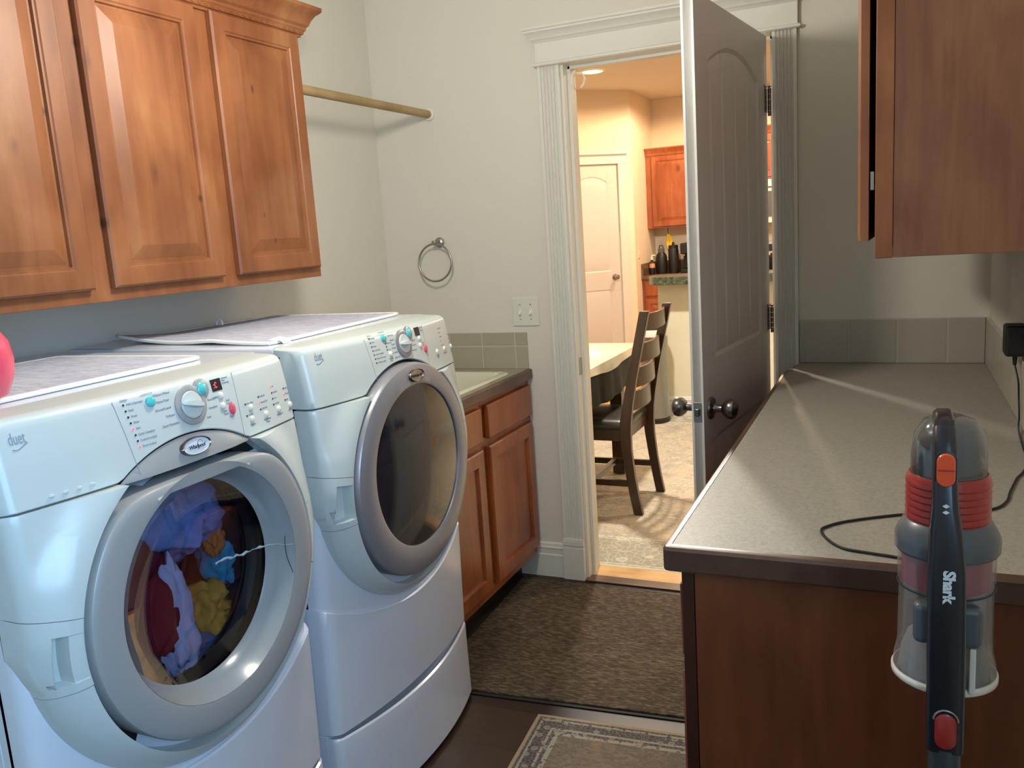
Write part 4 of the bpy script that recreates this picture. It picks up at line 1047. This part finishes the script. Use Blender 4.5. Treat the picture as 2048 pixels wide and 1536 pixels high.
for k in range(8): prof += [(.0455, z), (.0462, z-.003), (.0462, z-.0045), (.0450, z-.0062)]; z -= .0082
prof += [(.0462, z), (.047, 1.050)]
MB().lathe(prof, (vx, vy, 0), 'z', 48, cap=False).build('ribbed_housing', M['dkred'], vac, ang=25)
MB().lathe([(.034, 1.108), (.0415, 1.1085)], (vx, vy, 0), 'z', 48, cap=False).build('housing_collar', M['vgrey'], vac)
MB().lathe([(.045, 1.072), (.0475, 1.0705), (.0535, 1.060), (.0570, 1.052), (.0575, 1.046), (.0572, 1.036), (.055, 1.033), (.050, 1.032)], (vx, vy, 0), 'z', 56).build('grey_collar', M['vgrey'], vac, ang=30)
MB().lathe([(.0485, 1.033), (.0485, .992)], (vx, vy, 0), 'z', 40).build('filter_band', M['maroon'], vac)
cup = MB().lathe([(.0535, 1.033), (.053, .995), (.0515, .990), (.0520, .94), (.0525, .91), (.0565, .890), (.0575, .878)], (vx, vy, 0), 'z', 56, cap=False).build('dust_cup', M['vclear'], vac, ang=30)
MB().lathe([(.0533, .9912), (.0538, .990), (.0533, .9888)], (vx, vy, 0), 'z', 56, cap=False).build('cup_seam', M['inkd'], vac)
MB().lathe([(.0565, .8815), (.0590, .879), (.0590, .873), (.0555, .8705), (.051, .8705)], (vx, vy, 0), 'z', 56, cap=False).build('cup_rim', M['whitep'], vac, ang=60)
MB().lathe([(.001, .877), (.0505, .877), (.0485, .90), (.042, .920), (.02, .927), (.001, .926)], (vx, vy, 0), 'z', 32, cap=False).build('dust', M['dust'], vac, ang=60)
MB().lathe([(.018, .878), (.018, .99)], (vx, vy, 0), 'z', 24).build('inner_cyclone', M['vgrey'], vac)
MB().box(vx-.036, vx+.036, vy-.062, vy-.040, .935, .985).build('cup_latch', M['vgrey'], vac, bevel=.008, seg=3)
MB().box(vx+.023, vx+.030, vy-.058, vy-.049, .878, .935).build('cup_rib', M['whitep'], vac, bevel=.002)
# spine: wide front handle strip
def sec(x0, x1, y0, y1, z, r=.006, n=4):
    return [Vector((p.x, p.y, z)) for p in rrect(x0, x1, y0, y1, r, z, n)]
sp = MB(); ss = []
for z, xc, hw, yf, yb in ((.812, 2.0515, .0195, -2.150, -2.118), (.85, 2.051, .0198, -2.152, -2.118), (.95, 2.050, .0200, -2.154, -2.118), (1.03, 2.049, .0195, -2.153, -2.116), (1.08, 2.0475, .0165, -2.150, -2.114), (1.105, 2.0465, .0135, -2.147, -2.110), (1.14, 2.0455, .0125, -2.143, -2.106), (1.17, 2.0452, .0123, -2.135, -2.098), (1.190, 2.045, .0115, -2.120, -2.088), (1.200, 2.045, .0095, -2.108, -2.080)):
    ss.append(sec(xc-hw, xc+hw, yf, yb, z, min(.008, hw*.7)))
sp.loft(ss); spo = sp.build('handle_spine', M['vdark'], vac, ang=40)
MB().loft([sec(2.045-.0115, 2.045+.0115, -2.120, -2.07, 1.186, .007), sec(2.045-.0105, 2.045+.0105, -2.112, -2.06, 1.199, .006), sec(2.045-.007, 2.045+.007, -2.10, -2.065, 1.203, .004)]).build('handle_top', M['vdark'], vac, ang=40)
def pill(x, z, w_, h_, y, d):
    ptsf = []
    n = 10; r = w_/2
    for k in range(n+1): a = PI*k/n; ptsf.append((x+r*math.cos(a), z+h_/2-r+r*math.sin(a)))
    for k in range(n+1): a = PI+PI*k/n; ptsf.append((x+r*math.cos(a), z-h_/2+r+r*math.sin(a)))
    rows = [[Vector((px, y, pz)) for px, pz in ptsf], [Vector((px, y-d*.7, pz)) for px, pz in ptsf], [Vector((x+(px-x)*.88, y-d, z+(pz-z)*.93)) for px, pz in ptsf]]
    mb = MB().grid(rows, True); mb.poly(rows[-1]); return mb
pill(2.0457, 1.150, .0185, .038, -2.141, .005).build('release_button', M['orange'], vac, ang=45)
pill(2.0457, 1.1505, .022, .042, -2.140, .002).build('button_bezel', M['blackm'], vac, ang=45)
MB().box(2.0375, 2.054, -2.1472, -2.1455, 1.1495, 1.1510).build('button_groove', M['dkred'], vac)
wr = pill(2.051, .842, .0225, .044, -2.151, .004).build('wand_release', M['dkred'], vac, ang=45)
MB().tube([(2.051+.0125*math.cos(PI*k/16), -2.1535, .856+.0125*math.sin(PI*k/16)) for k in range(17)], .0012, 8).build('release_trim', M['chrome'], vac)
for zz in (1.110, 1.103):
    MB().prism([(2.0465-.0035, -2.1462, zz), (2.0465, -2.1462, zz+.0022), (2.0465+.0035, -2.1462, zz), (2.0465, -2.1462, zz-.0022)], (0, -.0022, 0)).build('indicator', M['print_w'], spo)
tm = text_mb('Shark', .0165, frame_mat((2.0455, -2.1545, 1.0375), (0, 0, -1), (1, 0, 0)), .0004, 0, 'LEFT', .0007, .95, 1.05)
tm.build('logo_lettering', M['print_w'], spo)
MB().lathe([(.0175, .20), (.0175, .815)], (2.0515, -2.134, 0), 'z', 24).build('wand', M['vtube'], vac)
nz = MB(); nz.box(vx-.13, vx+.13, -2.22, -2.10, .012, .075); nz.build('floor_nozzle', M['vgrey'], vac, bevel=.02, seg=4)
MB().tube([(2.0515, -2.134, .21), (2.0515, -2.138, .12), (2.0515, -2.15, .07)], .02, 16).build('nozzle_neck', M['vdark'], vac)
for s in (-1, 1): MB().lathe([(.016, -.01), (.016, .01)], (vx+s*.10, -2.115, .016), 'x', 16).build('wheel', M['blackm'], vac)

# ================================================================== FLOOR MATS
def flat_quad(q, z, t, name, mat, par=None, inset=0):
    c = sum((Vector((x, y, 0)) for x, y in q), Vector())/4
    q2 = [c+(Vector((x, y, 0))-c)*(1-inset) for x, y in q]
    return MB().prism([(v.x, v.y, z) for v in q2], (0, 0, t))
q = [(.60, -.974), (1.72, -.890), (1.69, -.075), (.556, -.050)]
mt = thing('floor_mat', 'large brown woven floor mat in front of the doorway', 'mat', (1.13, -.5, 0))
flat_quad(q, .0005, .004, '', None).build('rubber_backing', M['rubber'], mt, bevel=.001)
flat_quad(q, .004, .006, '', None, inset=.032).build('woven_top', M['brown_mat'], mt, bevel=.002)
# persian rug near
rl = Vector((1.025, -1.008, 0)); ra = math.radians(4.0)
hx_, hy_ = .29, .44
ctr = rl+Matrix.Rotation(ra, 3, 'Z') @ Vector((hx_, -hy_, 0))
def rug(name, label, c, hx_, hy_, ang, mat, t=.006):
    mb = MB(); nx, ny = 24, 36; top = []
    for i in range(nx+1):
        top.append([Vector((-hx_+2*hx_*i/nx, -hy_+2*hy_*j/ny, t+.0008*math.sin(i*1.7+j)*.5)) for j in range(ny+1)])
    mb.grid(top); r = rrect(-hx_, hx_, -hy_, hy_, .0001, 0, 1)
    mb.prism([(-hx_, -hy_, 0), (hx_, -hy_, 0), (hx_, hy_, 0), (-hx_, hy_, 0)], (0, 0, t-.0015))
    me = mb.build(name, mat, loc=(0, 0, 0)); me.location = (c[0], c[1], c[2]); me.rotation_euler = (0, 0, ang)
    return tag(me, label, 'rug')
rug('area_rug', 'small faded navy and taupe persian-style rug at the near end of the floor', (ctr.x, ctr.y, .0005), hx_, hy_, ra, persian('navy_persian', hx_, hy_, 'A08C70', .011, '34343E', '9A9282', .085, '5E5146', '766858', '8C7E6E', '4A4848', '8A6850', 30, 1.6))
rug('area_rug', 'large cream and taupe persian-style rug beyond the doorway', (.60, 1.64, .0005), 2.0, 1.50, 0, persian('cream_persian', 2.0, 1.5, 'CFC8B0', .02, '9A9684', 'D6D0BC', .34, '9C8E7C', 'C8BAA4', 'E6DAC4', '7E786C', 'C4AC8C', 11, 1.8))

# ================================================================== DINING AREA
# table
tb = thing('dining_table', 'dining table under a dark green cloth left of the chair', 'table', (.10, .95, 0))
tx0, tx1, ty0, ty1 = -.90, .628, .42, 1.60
MB().box(tx0, tx1, ty0, ty1, .72, .752).build('tabletop', M['chair'], tb, bevel=.003)
for x in (tx0+.07, tx1-.10):
    for y in (ty0+.07, ty1-.10): MB().box(x-.035, x+.035, y-.035, y+.035, .012, .72).build('leg', M['chair'], tb, bevel=.003)
def skirt(x0, x1, y0, y1, zt, drop, amp, mat, name, label, cat, n=220, wav=26):
    mb = MB(); per = []
    base = rrect(x0, x1, y0, y1, .02, zt, 3)
    pts = []
    tot = 2*((x1-x0)+(y1-y0)); k = len(base)
    seq = []
    for i in range(k):
        a = base[i]; b = base[(i+1) % k]; m = max(1, int((b-a).length/tot*n))
        for j in range(m): seq.append(a.lerp(b, j/m))
    c = Vector(((x0+x1)/2, (y0+y1)/2, zt)); rows = []
    for f in (0, .03, .15, .4, .7, 1):
        row = []
        for i, p in enumerate(seq):
            nrm = Vector((1 if p.x > x1-.03 else (-1 if p.x < x0+.03 else 0), 1 if p.y > y1-.03 else (-1 if p.y < y0+.03 else 0), 0))
            w_ = amp*f*(math.sin(i*wav/len(seq)*2*PI)+.5*math.sin(i*wav*1.7/len(seq)*2*PI+1))
            row.append(p+nrm*(.004+w_+.01*f)+Vector((0, 0, -drop*f+(.012*math.sin(i*.21)*f))))
        rows.append(row)
    mb.grid(rows, True); mb.poly(rows[0])
    return tag(mb.build(name, mat, ang=80), label, cat)
skirt(tx0, tx1, ty0, ty1, .757, .20, .006, flat('dark_green_tablecloth', '2E342A', .7, var=.5, scale=14, bump=.6, bscale=25), 'tablecloth', 'dark green patterned cloth draped over the dining table', 'tablecloth')
pv = MB(); sheet = skirt(tx0-.014, tx1+.014, ty0-.014, ty1+.014, .7615, .045, .003, flat('cream_table_protector', 'CDBEA2', .35, coat=.2), 'table_protector', 'shiny cream plastic cover lying over the green tablecloth', 'table cover', wav=18)
# chair (faces -X)
ch = thing('dining_chair', 'dark wooden ladder-back chair with a dark leather seat by the table', 'chair', (.75, 1.0, 0))
def post(y, dx=0):
    pts = [(.000, .833), (.10, .815), (.20, .800), (.33, .785), (.42, .782), (.48, .786), (.56, .800), (.70, .828), (.85, .862), (1.0, .896), (1.022, .902)]
    secs = []
    for z, x in pts:
        hw = .023+.006*math.exp(-((z-.44)/.12)**2); x += dx
        secs.append([Vector((x-hw, y-.015, z)), Vector((x+hw, y-.015, z)), Vector((x+hw, y+.015, z)), Vector((x-hw, y+.015, z))])
    return MB().loft(secs)
rt_ = .006+.002
for y in (.805, 1.200):
    o = post(y, 0 if y < 1 else .012); o.v = [v+Vector((0, 0, .0075)) for v in o.v]; o.build('back_post', M['chair'], ch, bevel=.003)
def slat(z0, z1, x0):
    mb = MB(); rows = []
    for i in range(17):
        t = i/16; y = .818+(1.187-.818)*t; bow = .032*(1-(2*t-1)**2); xx = x0+.008*t-bow*-1
        rows.append([Vector((xx-.009, y, z0)), Vector((xx+.009, y, z0)), Vector((xx+.009, y, z1)), Vector((xx-.009, y, z1))])
    return mb.loft(rows)
for z0, z1, x0 in ((.930, 1.012, .885), (.775, .868, .852), (.650, .745, .822), (.530, .625, .796)):
    slat(z0, z1, x0).build('slat', M['chair'], ch, bevel=.002)
for y in (.81, 1.20): MB().box(.375, .415, y-.02, y+.02, .0075, .42).build('front_leg', M['chair'], ch, bevel=.003)
MB().box(.40, .79, .795, .815, .385, .442).box(.40, .79, 1.19, 1.21, .385, .442).box(.38, .40, .80, 1.20, .385, .442).box(.765, .785, .815, 1.19, .385, .442).build('seat_rail', M['chair'], ch, bevel=.002)
cu = MB(); rows = []
for z, i in ((.442, 0), (.450, -.006), (.470, -.004), (.485, .012), (.492, .05), (.495, .12)): rows.append(rrect(.375+i, .785-i, .795+i, 1.205-i, max(.01, .03-i*.1), z, 4))
cu.grid(rows, True); cu.poly(rows[-1]); cu.poly(list(reversed(rows[0]))); cu.build('seat', M['leather'], ch, ang=60)
MB().box(.40, .80, .798, .816, .150, .182).box(.40, .80, 1.188, 1.206, .150, .182).box(.58, .605, .81, 1.19, .152, .180).build('stretcher', M['chair'], ch, bevel=.002)
# trash can by the island end
tc_ = thing('trash_can', 'stainless steel trash can with white liner in front of the island', 'bin', (.395, 2.86, 0))
def hlf(r, z, n=24, sx_=.10): return [Vector((.395+sx_*r*math.cos(2*PI*k/n), 2.85+.115*r*math.sin(2*PI*k/n), z)) for k in range(n)]
rows = [hlf(1, .02), hlf(1, .64)]; mb = MB().grid(rows, True); mb.poly(rows[0]); mb.build('bin_body', M['steel'], tc_, ang=60)
rows = [hlf(1.02, .0075), hlf(1.02, .04), hlf(1.0, .045)]; mb = MB().grid(rows, True); mb.poly(rows[0]); mb.build('bin_base', M['blackm'], tc_)
rows = [hlf(1.03, .64), hlf(1.04, .685), hlf(1.0, .69), hlf(.96, .685), hlf(.94, .60)]; MB().grid(rows, True).build('liner_rim', M['whitep'], tc_, ang=60)
rows = [hlf(.98, .69), hlf(.96, .715), hlf(.6, .722), hlf(.02, .723)]; mb = MB().grid(rows, True); mb.build('bin_lid', M['chair'], tc_, ang=60)

# island half wall
struct('wall_island', MB().box(.385, 3.2, 3.06, 3.17, 0, .995), M['cream'])
prof_b = baseb((.37, 3.0595, 0), (3.2, 3.0595, 0), (0, -1, 0)); struct('baseboard_island', prof_b, M['trim'], ang=25)
ib = thing('bar_top', 'green granite-look raised bar top on the cream half wall', 'worktop', (1.5, 3.05, .995))
bpts = [(.330, 3.03), (.395, 2.885), (3.2, 2.885), (3.2, 3.22), (.36, 3.22), (.330, 3.16)]
MB().prism([(x, y, .997) for x, y in bpts], (0, 0, .058)).build('laminate_top', M['green_g'], ib, bevel=.003)
# island cabinets behind half wall (kitchen side)
ic = thing('island_cabinet', 'kitchen island cabinet behind the cream half wall', 'cabinet', (1.8, 3.45, 0))
MB().box(.43, 3.2, 3.18, 3.74, .0, .86).build('carcass', M['cab_k'], ic, bevel=.002)
MB().box(.40, 3.2, 3.171, 3.77, .86, .90).build('laminate_top', M['brown_g'], ic, bevel=.003)

# pantry door with casing
pdr = bpy.data.objects.new('door_2', None); COL.objects.link(pdr); pdr.location = pq((ps0+ps1)/2, 0); pdr['kind'] = 'structure'; pdr['label'] = 'closed white arched-panel pantry door across the kitchen corner'
# local frame: x from right edge (near pc) to left along pd, y inward (-pn), z up
PDm = Matrix(((pd.x, -pn.x, 0, pq(ps0-.02+.0, 0).x), (pd.y, -pn.y, 0, pq(ps0-.02, 0).y), (0, 0, 1, .01), (0, 0, 0, 1)))
PW = ps1-ps0+.02
arch_door_mb(.584, 2.039, .035, .06, .115, .465, (.98, 1.86), .80, .22, planks=False).xf(PDm @ Matrix.Translation((.0005, .003, 0))).build('door_leaf', M['door'], pdr, ang=20)
kb = MB().lathe([(.030, 0), (.030, .006), (.012, .010), (.010, .03), (.022, .036), (.027, .050), (.022, .064), (.002, .070)], (0, 0, 0), 'z', 24)
rot = Vector((0, 0, 1)).rotation_difference(pn).to_matrix().to_4x4(); kb.xf(Matrix.Translation(PDm @ Vector((.075, .003, .92))) @ rot).build('door_knob', M['chrome'], pdr)
cas = MB()
for a0, a1, z0, z1, d in ((ps0-.105, ps0-.02, 0, 2.045, .018), (ps1+.02, ps1+.105, 0, 2.045, .018), (ps0-.110, ps1+.110, 2.045, 2.125, .022), (ps0-.118, ps1+.118, 2.125, 2.135, .032), (ps0-.13, ps1+.13, 2.135, 2.155, .045)):
    cas.prism([pq(a0, z0, .0005), pq(a1, z0, .0005), pq(a1, z1, .0005), pq(a0, z1, .0005)], pn*d)
struct('trim_8', cas, M['trim'], 'white casing and header of the pantry door', bevel=.002)
# plates on pantry side wall
def plate(name, label, y, z, h=.115, wd=.07):
    o = thing(name, label, 'light switch', (-.43, y, z-h/2))
    MB().box(-.4295, -.424, y-wd/2, y+wd/2, z-h/2, z+h/2).build('plate', M['whitep'], o, bevel=.002)
    MB().box(-.424, -.419, y-.012, y+.012, z-.025, z+.025).build('rocker', M['whitep'], o, bevel=.001)
plate('light_switch', 'white switch plate on the wall beside the pantry door', 5.50, 1.15)

# kitchen back counter, cabinets
kb_ = thing('base_cabinet', 'orange-brown kitchen base cabinet in the far corner', 'cabinet', (.2, 5.88, 0))
MB().box(-.425, .52, 5.59, 6.188, .10, .868).build('carcass', M['cab_k'], kb_)
MB().box(-.425, .52, 5.66, 6.188, -.001, .10).build('toe_kick', M['blackm'], kb_)
for i, x0 in enumerate((-.395, .075)):
    panel_door((x0, 5.589, .12), (1, 0, 0), (0, 0, 1), (0, -1, 0), .43, .54).build('door', M['cab_k'], kb_, ang=11)
    MB().box(x0, x0+.43, 5.570, 5.589, .695, .845).build('drawer_front', M['cab_k'], kb_, bevel=.004)
kc = thing('countertop', 'brown granite-look kitchen counter under the black bottles', 'worktop', (.05, 5.88, .868))
MB().box(-.428, .525, 5.555, 6.188, .869, .905).build('laminate_top', M['brown_g'], kc, bevel=.003)
MB().box(-.428, -.408, 5.56, 6.168, .9055, 1.03).box(-.428, .525, 6.168, 6.188, .9055, 1.03).build('splash', M['brown_g'], kc, bevel=.002)
ku = thing('wall_cabinet', 'orange-brown kitchen wall cabinet with crown above the black bottles', 'cabinet', (-.15, 6.02, 1.385))
MB().box(-.427, .135, 5.885, 6.188, 1.385, 2.13).build('carcass', M['cab_k'], ku, bevel=.001)
panel_door((-.365, 5.884, 1.40), (1, 0, 0), (0, 0, 1), (0, -1, 0), .475, .725).build('door', M['cab_k'], ku, ang=11)
kp = [(0, 0), (.008, 0), (.014, .012), (.016, .024), (.034, .050), (.044, .064), (.048, .068), (.048, .080), (0, .080)]
mb = MB(); rows = [[Vector((x, 5.884-d, 2.13+z)) for d, z in kp] for x in (-.427, .135)]; mb.grid(rows, True); mb.poly(rows[0]); mb.poly(list(reversed(rows[1]))); mb.build('crown_moulding', M['cab_k'], ku, ang=25)
# second wall cabinet, microwave, range further right (seen through the hinge gap)
k2 = thing('wall_cabinet', 'orange-brown kitchen wall cabinet above the white microwave', 'cabinet', (.9, 6.0, 1.80))
MB().box(.53, 1.28, 5.86, 6.188, 1.80, 2.24).build('carcass', M['cab_k'], k2, bevel=.001)
for x0 in (.545, .912): panel_door((x0, 5.859, 1.82), (1, 0, 0), (0, 0, 1), (0, -1, 0), .355, .40).build('door', M['cab_k'], k2, ang=11)
mb = MB(); rows = [[Vector((x, 5.859-d, 2.24+z)) for d, z in kp] for x in (.53, 1.28)]; mb.grid(rows, True); mb.poly(rows[0]); mb.poly(list(reversed(rows[1]))); mb.build('crown_moulding', M['cab_k'], k2, ang=25)
mw = thing('microwave', 'white over-the-range microwave seen through the gap at the door hinges', 'microwave', (.9, 5.98, 1.37))
MB().box(.53, 1.28, 5.80, 6.188, 1.37, 1.795).build('housing', M['whitep'], mw, bevel=.004)
MB().box(.56, 1.05, 5.792, 5.80, 1.43, 1.68).build('window', flat('grey_window', '56554E', .2), mw)
MB().box(.545, 1.265, 5.790, 5.80, 1.715, 1.725).build('vent_slot', M['inkd'], mw)
MB().tube([(1.075, 5.775, 1.44), (1.075, 5.775, 1.67)], .008, 10).build('handle', M['whitep'], mw)
rg = thing('kitchen_range', 'white kitchen range with black display below the microwave', 'range', (.9, 5.85, 0))
MB().box(.53, 1.28, 5.56, 6.188, -.001, .905).build('housing', M['whitep'], rg, bevel=.004)
MB().box(.53, 1.28, 6.06, 6.188, .905, 1.18).build('backguard', M['whitep'], rg, bevel=.004)
MB().box(.79, 1.02, 6.052, 6.06, 1.08, 1.15).build('display', M['blackm'], rg)
MB().box(.56, 1.25, 5.60, 6.05, .905, .915).build('cooktop', M['blackm'], rg)
k3 = thing('pot', 'black pot on the white kitchen range', 'pot', (.83, 5.8, .915)); MB().lathe([(.09, .916), (.10, .93), (.10, 1.02), (.103, 1.025)], (.85, 5.82, 0), 'z', 24).build('pot_body', M['blackm'], k3); MB().lathe([(.104, 1.026), (.06, 1.045), (.012, 1.05), (.012, 1.065), (.002, 1.07)], (.85, 5.82, 0), 'z', 24).build('pot_lid', M['blackm'], k3)

# bottles etc.
def bottle(x, y, prof, cap, label, handle=False):
    o = thing('water_bottle', label, 'bottle', (x, y, .905))
    MB().lathe([(r, z+.905) for r, z in prof], (x, y, 0), 'z', 28).build('bottle_body', M['blackm'], o, ang=40)
    MB().lathe([(r, z+.905) for r, z in cap], (x, y, 0), 'z', 24).build('bottle_cap', M['vgrey'] if handle else M['blackm'], o, ang=40)
    if handle: MB().tube([(x-.02, y, cap[-1][1]+.90), (x-.018, y, cap[-1][1]+.93), (x+.018, y, cap[-1][1]+.93), (x+.02, y, cap[-1][1]+.90)], .006, 8).build('carry_loop', M['blackm'], o)
bottle(-.285, 5.86, [(.058, .0005), (.060, .01), (.060, .17), (.052, .20), (.034, .225)], [(.036, .225), (.036, .262), (.030, .268), (.004, .27)], 'black water bottle with sloped shoulders on the far kitchen counter', True)
bottle(-.155, 5.86, [(.052, .0005), (.054, .01), (.054, .24), (.048, .262)], [(.050, .263), (.050, .292), (.015, .296), (.013, .325), (.004, .328)], 'taller straight black water bottle with spout cap, next to the yellow cloth')
o = thing('coffee_maker', 'black coffee maker at the right end of the far kitchen counter', 'coffee maker', (-.0, 5.9, .905))
MB().box(-.07, .10, 5.80, 6.02, .906, .945).build('base', M['blackm'], o, bevel=.006); MB().box(-.06, .10, 5.92, 6.02, .945, 1.14).build('tower', M['blackm'], o, bevel=.006); MB().box(-.07, .10, 5.80, 6.02, 1.10, 1.215).build('brew_head', M['blackm'], o, bevel=.012)
MB().box(-.055, -.02, 5.796, 5.80, 1.085, 1.10).build('trim_strip', M['chrome'], o)
o = thing('soap_bottle', 'small bottle with a pink and white label in the kitchen corner', 'bottle', (-.375, 5.80, .905))
MB().lathe([(.028, .906), (.030, .92), (.030, 1.02), (.024, 1.035), (.012, 1.045), (.012, 1.06)], (-.375, 5.80, 0), 'z', 20).build('bottle_body', M['blackm'], o, ang=40)
MB().lathe([(.0305, .975), (.0305, 1.02)], (-.375, 5.80, 0), 'z', 20, cap=False).build('bottle_label', flat('pink_label', 'E0A080', .6), o)
MB().lathe([(.014, 1.058), (.014, 1.085), (.006, 1.09), (.006, 1.11)], (-.375, 5.80, 0), 'z', 14).box(-.372, -.335, 5.795, 5.805, 1.10, 1.112).build('pump', M['whitep'], o)
# yellow cloth hanging from hook
o = thing('hanging_cloth', 'yellow cloth hanging from a dark hook under the kitchen wall cabinet', 'cloth', (-.235, 6.05, 1.38))
MB().tube([(-.235, 5.98, 1.384), (-.235, 5.98, 1.33), (-.228, 5.98, 1.315)], .004, 8).build('hook', M['blackm'], o)
mb = MB(); rows = []
for i in range(9):
    t = i/8; wv = .006+.036*math.sin(PI*min(1, t*.75+.05)); zz = 1.32-.17*t; cx_ = -.232+.02*t
    rows.append([Vector((cx_+wv*(k/8*2-1), 5.98+.006*math.sin(k*1.6+i*.6), zz)) for k in range(9)])
mb.grid(rows); ob = mb.build('cloth', M['yellow'], o, ang=80); md = ob.modifiers.new('thick', 'SOLIDIFY'); md.thickness = .006
o = thing('wall_outlet', 'white double outlet plate behind the bottles', 'outlet', (-.10, 6.187, 1.06))
MB().box(-.16, -.045, 6.182, 6.1895, 1.035, 1.19).build('plate', M['whitep'], o, bevel=.002)
MB().box(-.125, -.115, 6.1805, 6.183, 1.08, 1.10).box(-.125, -.115, 6.1805, 6.183, 1.13, 1.15).build('sockets', M['inkd'], o)

# recessed lamps
for i, (x, y) in enumerate(KL):
    o = thing('recessed_light', ['lit recessed ceiling light seen through the top of the doorway', 'unseen recessed ceiling light added over the island', 'unseen recessed ceiling light added at the far left of the dining area', 'unseen recessed ceiling light added over the dining table', 'unseen recessed ceiling light added at the right of the dining area', 'unseen recessed ceiling light added near the kitchen counter'][i], 'ceiling light', (x, y, CH-.01), 'recessed ceiling lights')
    MB().lathe([(.105, CH-.0005), (.105, CH-.006), (.088, CH-.008)], (x, y, 0), 'z', 32, cap=False).build('trim_ring', M['whitep'], o)
    MB().lathe([(.088, CH-.0045), (.002, CH-.005)], (x, y, 0), 'z', 32, cap=False).build('lamp_face', emis('warm_lamp', 'FFE0B0', 22), o)
# fitting of the unseen pendant lamp added above the frame
o = thing('unseen_pendant', 'small unseen pendant lamp added under the laundry room ceiling', 'lamp', (1.02, -1.58, 2.10))
MB().lathe([(.05, CH-.0005), (.05, CH-.02), (.012, CH-.03)], (1.02, -1.58, 0), 'z', 24, cap=False).build('ceiling_rose', M['chrome'], o)
MB().tube([(1.02, -1.58, CH-.02), (1.02, -1.58, 2.16)], .004, 8).build('cord', M['cord'], o)
MB().lathe([(.018, 2.175), (.022, 2.16), (.022, 2.125), (.018, 2.12)], (1.02, -1.58, 0), 'z', 20).build('lamp_holder', M['whitep'], o)
# curved white hook at the head of the doorway, kitchen side
o = thing('curved_hook', 'small white curved hook at the top left corner of the doorway', 'hook', (.86, .15, 2.0))
MB().tube([(.846, .150, 2.034), (.870, .152, 2.030), (.876, .155, 2.012), (.872, .155, 1.992), (.860, .155, 1.978)], .004, 10).build('hook_arm', M['whitep'], o)
